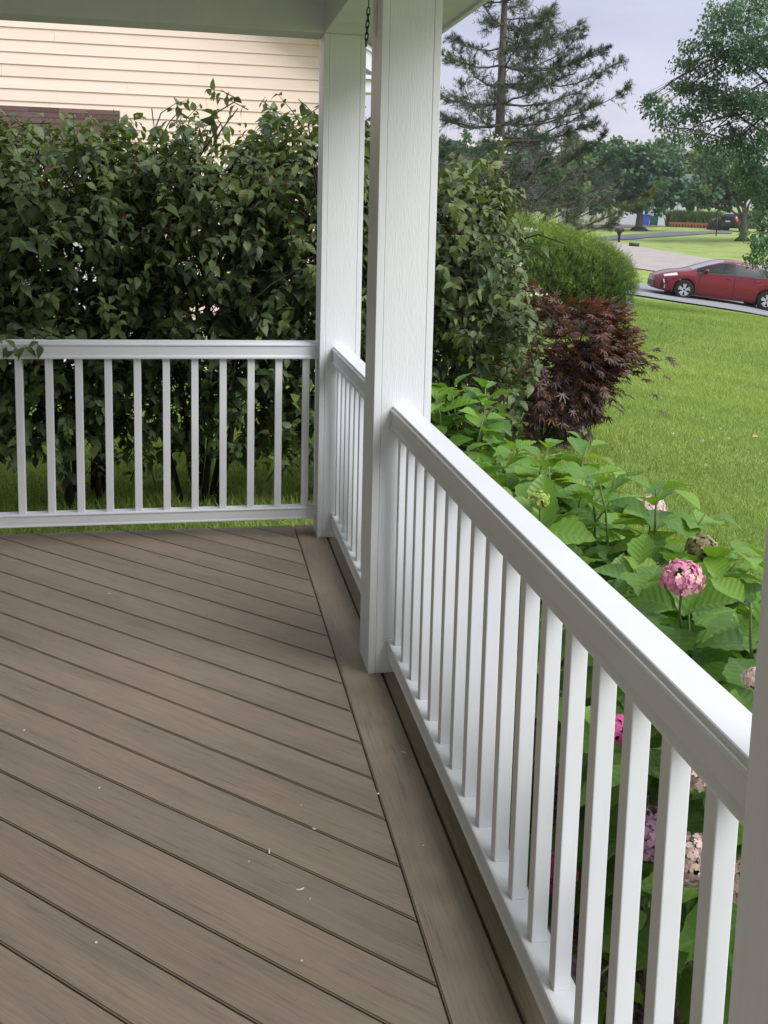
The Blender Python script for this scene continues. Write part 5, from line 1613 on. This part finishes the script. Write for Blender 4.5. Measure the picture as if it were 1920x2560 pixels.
# front grille and emblem, antenna fin
V = []
for sg, q in [(1, 1.6), (1, 3.2), (-1, 3.2), (-1, 1.6)]: V.append(rsurf(2.262, sg, q, 0.012))
link('grille', mesh_py('grille', [(v[0] + 0.016, v[1], v[2]) for v in V], [(0, 1, 2, 3)], BLK), red)
bm = bmesh.new(); box_bm(bm, -1.02, -0.88, -0.02, 0.02, 1.42, 1.49, 0.012); link('antenna_fin', bm_mesh('antenna_fin', bm, BLK), red)
bm = bmesh.new(); box_bm(bm, 2.285, 2.292, -0.05, 0.05, 0.60, 0.65, 0.004); link('emblem', bm_mesh('emblem', bm, ALLOY), red)
Fw, Rw = P(1706, 748, 35.5), P(1908.5, 775.5, 35.5)
fx = Vector(Fw - Rw).normalized()
lf = Vector((0, 0, 1)).cross(fx).normalized()
upv = fx.cross(lf)
org = Vector((Fw + Rw) / 2) - lf * 0.80
mw = Matrix.Identity(4)
for r in range(3): mw[r][0], mw[r][1], mw[r][2], mw[r][3] = fx[r] * 1.03, lf[r] * 1.03, upv[r] * 1.03, org[r]
red.matrix_world = mw
suv_p = [
    (-2.30, 0.45, 0.70, 0.70, 1.02, 0.74, 1.25, 0.66, 1.30), (-2.22, 0.34, 0.66, 0.84, 1.06, 0.84, 1.50, 0.66, 1.58), (-1.95, 0.30, 0.64, 0.90, 1.06, 0.88, 1.58, 0.66, 1.66),
    (-0.8, 0.26, 0.62, 0.92, 1.05, 0.89, 1.62, 0.66, 1.71), (0.1, 0.26, 0.62, 0.92, 1.04, 0.89, 1.58, 0.65, 1.67), (0.7, 0.26, 0.62, 0.92, 1.03, 0.88, 1.32, 0.70, 1.40),
    (1.1, 0.26, 0.62, 0.92, 1.03, 0.87, 1.10, 0.74, 1.15), (1.8, 0.28, 0.62, 0.90, 0.98, 0.84, 1.02, 0.72, 1.05), (2.15, 0.30, 0.60, 0.80, 0.88, 0.72, 0.92, 0.6, 0.95), (2.25, 0.36, 0.58, 0.6, 0.78, 0.55, 0.82, 0.5, 0.84)]
suv, ssurf, spatch = build_car('parked_car', 'black sport utility vehicle with a red tail light, half hidden behind the far tree', BLKP, suv_p, (-1.36, 1.36), 0.37,
    (-2.0, 0.98), (0.14, 1.12), (-2.18, -1.96), (-0.27, -1.25), [('taillight', -2.26, -2.02, 4.2, 5.5, LAMPR, 0.0)])
bm = bmesh.new(); box_bm(bm, -2.33, -2.305, -0.26, 0.26, 0.80, 0.94, 0.005); link('licence_plate', bm_mesh('licence_plate', bm, LAMPW), suv)
sb = P(1858, 578, 96); sb[2] = float(gz(sb[0], sb[1]))
suv.location = tuple(sb); suv.rotation_euler = (0, 0, math.radians(25))

# ------------------------------------------------------------------ far yard: bins, mailbox, lamp post, garage and edging
def bin_(label, px, pyb, h_px, w_px, d, body, lid):
    c = P(px, pyb, d); c[2] = float(gz(c[0], c[1])) + 0.05
    h, w = h_px * d / FPX, w_px * d / FPX
    t = thing('wheelie_bin', label, 'bin', c, 'wheeled bins by the far garage', rotz=-0.2)
    bm = bmesh.new()
    b0 = [bm.verts.new(v) for v in ((-w * .40, -w * .40, 0.05), (w * .40, -w * .40, 0.05), (w * .40, w * .40, 0.05), (-w * .40, w * .40, 0.05))]
    b1 = [bm.verts.new(v) for v in ((-w * .5, -w * .5, h * .88), (w * .5, -w * .5, h * .88), (w * .5, w * .5, h * .88), (-w * .5, w * .5, h * .88))]
    bm.faces.new(b0[::-1]); bm.faces.new(b1)
    for i in range(4): bm.faces.new((b0[i], b0[(i + 1) % 4], b1[(i + 1) % 4], b1[i]))
    bmesh.ops.bevel(bm, geom=bm.edges[:], offset=0.02, segments=2, affect='EDGES')
    link('bin_body', bm_mesh('bin_body', bm, body), t)
    bm = bmesh.new(); box_bm(bm, -w * .55, w * .55, -w * .56, w * .54, h * .885, h, 0.03)
    link('lid', bm_mesh('lid', bm, lid), t)
    bm = bmesh.new(); box_bm(bm, -w * .35, w * .35, w * .55, w * .66, h * .80, h * .86, 0.01)
    link('handle', bm_mesh('handle', bm, body), t)
    for s in (-1, 1):
        o = lathe('wheel', [(0.0, -0.03), (0.12, -0.03), (0.12, 0.03), (0.0, 0.03)], TYRE, None, (0, 0, 0), 16, 'z')
        o.parent = t; o.rotation_euler = (0, math.pi / 2, 0); o.location = (s * w * 0.42, w * .40, 0.12)
BLUE = mat('blue_plastic', (0.05, 0.08, 0.42), 0.5)
GREEN = mat('green_plastic', (0.01, 0.13, 0.09), 0.5)
YEL = mat('yellow_plastic', (0.62, 0.38, 0.05), 0.5)
GREYP = mat('charcoal_plastic', (0.03, 0.032, 0.04), 0.5)
bin_('blue wheeled recycling bin next to the round tree', 1613, 564, 28, 18, 103.5, BLUE, BLUE)
bin_('green wheeled bin with a yellow lid', 1634, 564, 27, 19, 104, GREEN, YEL)
bin_('charcoal wheeled bin at the left behind the yew', 1424, 556, 30, 22, 100, GREYP, GREYP)
# mailbox
mb = G(1547, 606)
dm = (mb - CAM) @ R[2]; s = dm / FPX
t = thing('mailbox', 'black mailbox with a red flag on a flared post at the street corner', 'mailbox', mb)
tubes('mailbox_post', [([mb - np.array([0, 0, 0.1]), mb + np.array([0, 0, 14 * s]), mb + np.array([0, 0, 26 * s])], [3.0 * s, 3.2 * s, 7.0 * s])], BLK, t, 8)
bm = bmesh.new()
n = 12; w, h, L = 8.0 * s, 10 * s, 0.28
ring_ = [(-w, 0), (w, 0), (w, h * .55)] + [(w * math.cos(a), h * .55 + h * .45 * math.sin(a)) for a in np.linspace(0.3, math.pi - 0.3, 7)] + [(-w, h * .55)]
A_ = [bm.verts.new((x_, -L, z_)) for x_, z_ in ring_]; B_ = [bm.verts.new((x_, L, z_)) for x_, z_ in ring_]
bm.faces.new(A_); bm.faces.new(B_[::-1])
for i in range(len(ring_)): bm.faces.new((A_[i], B_[i], B_[(i + 1) % len(ring_)], A_[(i + 1) % len(ring_)]))
bmesh.ops.recalc_face_normals(bm, faces=bm.faces[:])
o = link('mailbox_body', bm_mesh('mailbox_body', bm, BLK), t); o.location = (0, 0, 26 * s)
bm = bmesh.new(); box_bm(bm, -4.5 * s, 1.5 * s, -L - 0.035, -L - 0.012, 6 * s, 10.5 * s, 0.004)
o = link('flag', bm_mesh('flag', bm, LAMPR), t); o.location = (0, 0, 26 * s)
# fallen black tube beside the street
tb_ = G(1584, 617)
s = ((tb_ - CAM) @ R[2]) / FPX
o = tubes('drain_pipe', [([tb_ + np.array([-11 * s, 0.1, 5.5 * s]), tb_ + np.array([-9 * s, 0.08, 5.5 * s]), tb_ + np.array([12 * s, -0.15, 4.2 * s])], [4.5 * s, 5.2 * s, 5.2 * s])], BLK, None, 12)
tag(o, 'short black pipe lying at the kerb near the mailbox', 'pipe')
# slim black post on the far lawn
lp_ = G(1790, 590)
s = ((lp_ - CAM) @ R[2]) / FPX
t = thing('lawn_post', 'slim black post on the far lawn in front of the ornamental grasses', 'post', lp_)
tubes('pole', [([lp_ - np.array([0, 0, .1]), lp_ + np.array([0, 0, 52 * s])], 1.55 * s)], BLK, t, 8)
lathe('cap', [(0, 54.5 * s), (1.7 * s, 54 * s), (2.2 * s, 52 * s), (0, 52 * s)], BLK, t, (0, 0, 0), 10)
# garage and house
WHT = noise_mat('far_white_wall', [(0.62, 0.58, 0.55), (0.70, 0.67, 0.64)], nscale=0.4, rough=0.7)
FR = mat('far_roof_grey', (0.13, 0.13, 0.14), 0.9)
gl, gr_ = P(1395, 560, 112), P(1735, 564, 109)
fh = thing('far_house', 'white house with a garage door behind the bins and street tree', 'house', gl)
ax_ = Vector((gr_ - gl)); ax_.z = 0
Lh = ax_.length
fh.rotation_euler = (0, 0, math.atan2(ax_.y, ax_.x))
zg = -1.0
def fbox(nm, x0, x1, y0, y1, z0, z1, m_, bev=0.0):
    bm = bmesh.new(); box_bm(bm, x0, x1, y0, y1, z0, z1, bev)
    return link(nm, bm_mesh(nm, bm, m_), fh)
fbox('wall', 0, Lh, 0, 8, zg, 3.3, WHT)
fbox('garage_door', Lh * 0.46, Lh * 0.62, -0.05, -0.002, zg, 2.2, TRIM)
fbox('garage_door', Lh * 0.70, Lh * 0.97, -0.05, -0.002, zg, 2.6, TRIM)
for q in (0.655, 0.70, 0.80, 0.875, 0.975): fbox('corner_board', Lh * q - 0.05, Lh * q + 0.05, -0.08, -0.052, zg, 3.2, mat('grey_board', (0.42, 0.40, 0.40), 0.7) if 'grey_board' not in MATS else MATS['grey_board'])
for q in (0.08, 0.22, 0.36):
    w_ = fbox('window', Lh * q, Lh * q + 1.0, -0.05, -0.002, 0.9, 2.1, TRIM)
    bm = bmesh.new(); box_bm(bm, Lh * q + 0.08, Lh * q + 0.92, -0.07, -0.051, 0.98, 2.02)
    link('pane', bm_mesh('pane', bm, BLKP), w_)
me = mesh_py('roof', [(-0.5, -0.5, 3.2), (Lh + 0.5, -0.5, 3.2), (Lh + 0.5, 4, 5.6), (-0.5, 4, 5.6), (Lh + 0.5, 8.5, 3.2), (-0.5, 8.5, 3.2)], [(0, 1, 2, 3), (3, 2, 4, 5), (0, 3, 5), (1, 4, 2), (0, 5, 4, 1)], FR)
link('roof', me, fh)
# ornamental grasses, red edging blocks, round shrub
cg = [P(px, 562, 103) for px in np.linspace(1682, 1800, 9)]
t = thing('ornamental_grass', 'tall row of ornamental grasses behind the red edging', 'grasses', (cg[4][0], cg[4][1], float(gz(cg[4][0], cg[4][1]))))
pp, yy, nn, ss, rr_ = [], [], [], [], []
for c in cg:
    n = 520
    x_ = c[0] + rng.normal(0, .28, n); y_ = c[1] + rng.normal(0, .3, n)
    pp.append(np.stack([x_, y_, gz(x_, y_)], -1)); yy.append(unit(np.array([0, 0, 1.0]) + rng.normal(0, .14, (n, 3)))); nn.append(rng.normal(0, 1, (n, 3)))
    ss.append(rng.uniform(1.2, 1.75, n)); rr_.append(np.clip(rng.normal(.4, .22, n), 0, 1))
mass('blades', T_BLADE, np.vstack(pp), np.vstack(yy), np.vstack(nn), np.concatenate(ss), np.concatenate(rr_), leaf_mat('reed_blade', [(0.05, 0.09, 0.03), (0.09, 0.14, 0.04), (0.16, 0.2, 0.07)], trans=0.25), t, 'stuff')
BRICKR = mat('red_edging', (0.42, 0.12, 0.085), 0.8)
e0, e1 = P(1672, 566, 101.5), P(1771, 571, 100)
ed = thing('red_edging', 'row of red scalloped edging blocks in front of the ornamental grasses', 'garden edging', (e0[0], e0[1], float(gz(e0[0], e0[1]))))
NB = 13
bm = bmesh.new()
W_ = np.linalg.norm((e1 - e0)[:2]) / NB * 0.5
out_p = [(-W_, 0), (-W_ * .62, 0)] + [(-W_ * .62 * math.cos(a), 0.22 + 0.10 * math.sin(a)) for a in np.linspace(0, math.pi, 6)] + [(W_ * .62, 0), (W_, 0), (W_, 0.50), (-W_, 0.50)]
fr = [bm.verts.new((x_, -0.08, z_)) for x_, z_ in out_p]; bk = [bm.verts.new((x_, 0.08, z_)) for x_, z_ in out_p]
bm.faces.new(fr); bm.faces.new(bk[::-1])
for i in range(len(out_p)): bm.faces.new((fr[i], bk[i], bk[(i + 1) % len(out_p)], fr[(i + 1) % len(out_p)]))
bmesh.ops.recalc_face_normals(bm, faces=bm.faces[:])
EB = bm_mesh('edging_block', bm, BRICKR)
ang = math.atan2((e1 - e0)[1], (e1 - e0)[0])
for k in range(NB):
    q = e0 + (e1 - e0) * (k + 0.5) / NB
    o = link('edging_block', EB, ed)
    o.location = tuple(np.array([q[0], q[1], float(gz(q[0], q[1]))]) - base_of(ed)); o.rotation_euler = (0, 0, ang)
c = P(1792, 574, 97); c[2] = float(gz(c[0], c[1]))
t = thing('round_shrub', 'low round grey-brown shrub at the end of the red edging', 'shrub', c)
n = 1500
q = rvec(n); q[:, 2] = np.abs(q[:, 2])
mass('foliage', T_OVAL, c + q * np.array([.82, .82, 1.05]) * rng.uniform(.6, 1, n)[:, None], unit(q + rng.normal(0, .5, (n, 3))), rvec(n), rng.uniform(.1, .22, n), rng.random(n), leaf_mat('brown_shrub_leaf', [(0.07, 0.06, 0.04), (0.12, 0.10, 0.06), (0.12, 0.13, 0.06)], trans=0.15), t, 'stuff')

# ------------------------------------------------------------------ small litter on the porch boards
FLAKE = mat('pale_flake', (0.78, 0.76, 0.70), 0.8)
def flake(px, py, L, w, bend, label, rot):
    c = atZ(px, py, 0.0022)
    V, F = [], []
    n = 6
    for i in range(n + 1):
        f = i / n - 0.5
        x_ = L * f; y_ = bend * L * (f * f * 4)
        hw_ = w * (1 - (2 * f) ** 4 * 0.7) * 0.5
        V += [(x_, y_ - hw_, 0), (x_, y_ + hw_, 0), (x_, y_, 0.0018 + 0.3 * hw_)]
    for i in range(n):
        a = 3 * i
        F += [(a, a + 3, a + 5, a + 2), (a + 2, a + 5, a + 4, a + 1)]
    o = link('paint_flake', mesh_py('paint_flake', V, F, FLAKE, True))
    o.location = tuple(c); o.rotation_euler = (0, 0, rot)
    return tag(o, label, 'debris', 'pale flakes lying on the porch boards')
flake(751, 2224, 0.020, 0.005, 0.16, 'largest white curled flake, lying in the middle of a board near the bottom', 0.2)
flake(785, 2072, 0.011, 0.006, 0.1, 'white flake stuck at the edge of a board gap above the largest flake', -0.6)
flake(673, 2128, 0.024, 0.004, 0.02, 'thin pale green sliver standing out of a board gap', 1.5)
flake(945, 1984, 0.009, 0.006, 0.1, 'white speck at the seam of the border board', 0.4)
flake(240, 2356, 0.006, 0.006, 0.0, 'white dot on the board nearest the bottom left', 0.0)
flake(60, 1826, 0.008, 0.005, 0.1, 'pale speck on a board at the left edge of the picture', 0.7)
flake(273, 1484, 0.010, 0.006, 0.0, 'white speck on a board in the far half of the porch', 0.1)
flake(753, 2014, 0.004, 0.004, 0.0, 'tiny white dot right of the largest board stain', 0.0)
flake(622, 2154, 0.004, 0.004, 0.0, 'tiny white dot left of the thin green sliver', 0.0)
flake(775, 2247, 0.004, 0.004, 0.0, 'tiny white dot just below the largest flake', 0.0)
flake(1012, 1882, 0.020, 0.0022, 0.2, 'thin pale thread on the border board beside the long railing', 2.2)
flake(1058, 2114, 0.006, 0.003, 0.1, 'pale speck on the border board low in the picture', 0.3)
flake(754, 2402, 0.005, 0.004, 0.0, 'white dot on a board at the bottom centre', 0.3)
flake(248, 1970, 0.006, 0.003, 0.0, 'pale speck on a board left of centre', 0.6)

# ------------------------------------------------------------------ thin summer haze
zlo = float(GZ.min()) - 1.0
hx0, hx1, hy0, hy1 = float(gx[0]) - 2, float(gx[-1]) + 2, float(gy[0]) - 2, float(gy[-1]) + 2
HZ = bpy.data.materials.new('haze'); HZ.use_nodes = True
HZ.node_tree.nodes.remove(HZ.node_tree.nodes['Principled BSDF'])
pv = nd(HZ, 'ShaderNodeVolumePrincipled')
pv.inputs['Color'].default_value = (0.86, 0.89, 0.94, 1)
pv.inputs['Density'].default_value = 0.0004
pv.inputs['Anisotropy'].default_value = 0.3
lk(HZ, pv.outputs[0], HZ.node_tree.nodes['Material Output'].inputs['Volume'])
bm = bmesh.new(); box_bm(bm, hx0, hx1, hy0, hy1, zlo, 22.0)
bmesh.ops.recalc_face_normals(bm, faces=bm.faces[:])
tag(link('haze', bm_mesh('haze', bm, HZ)), 'thin pale summer haze over the far lawns', kind='stuff')
SC.cycles.volume_bounces = 1
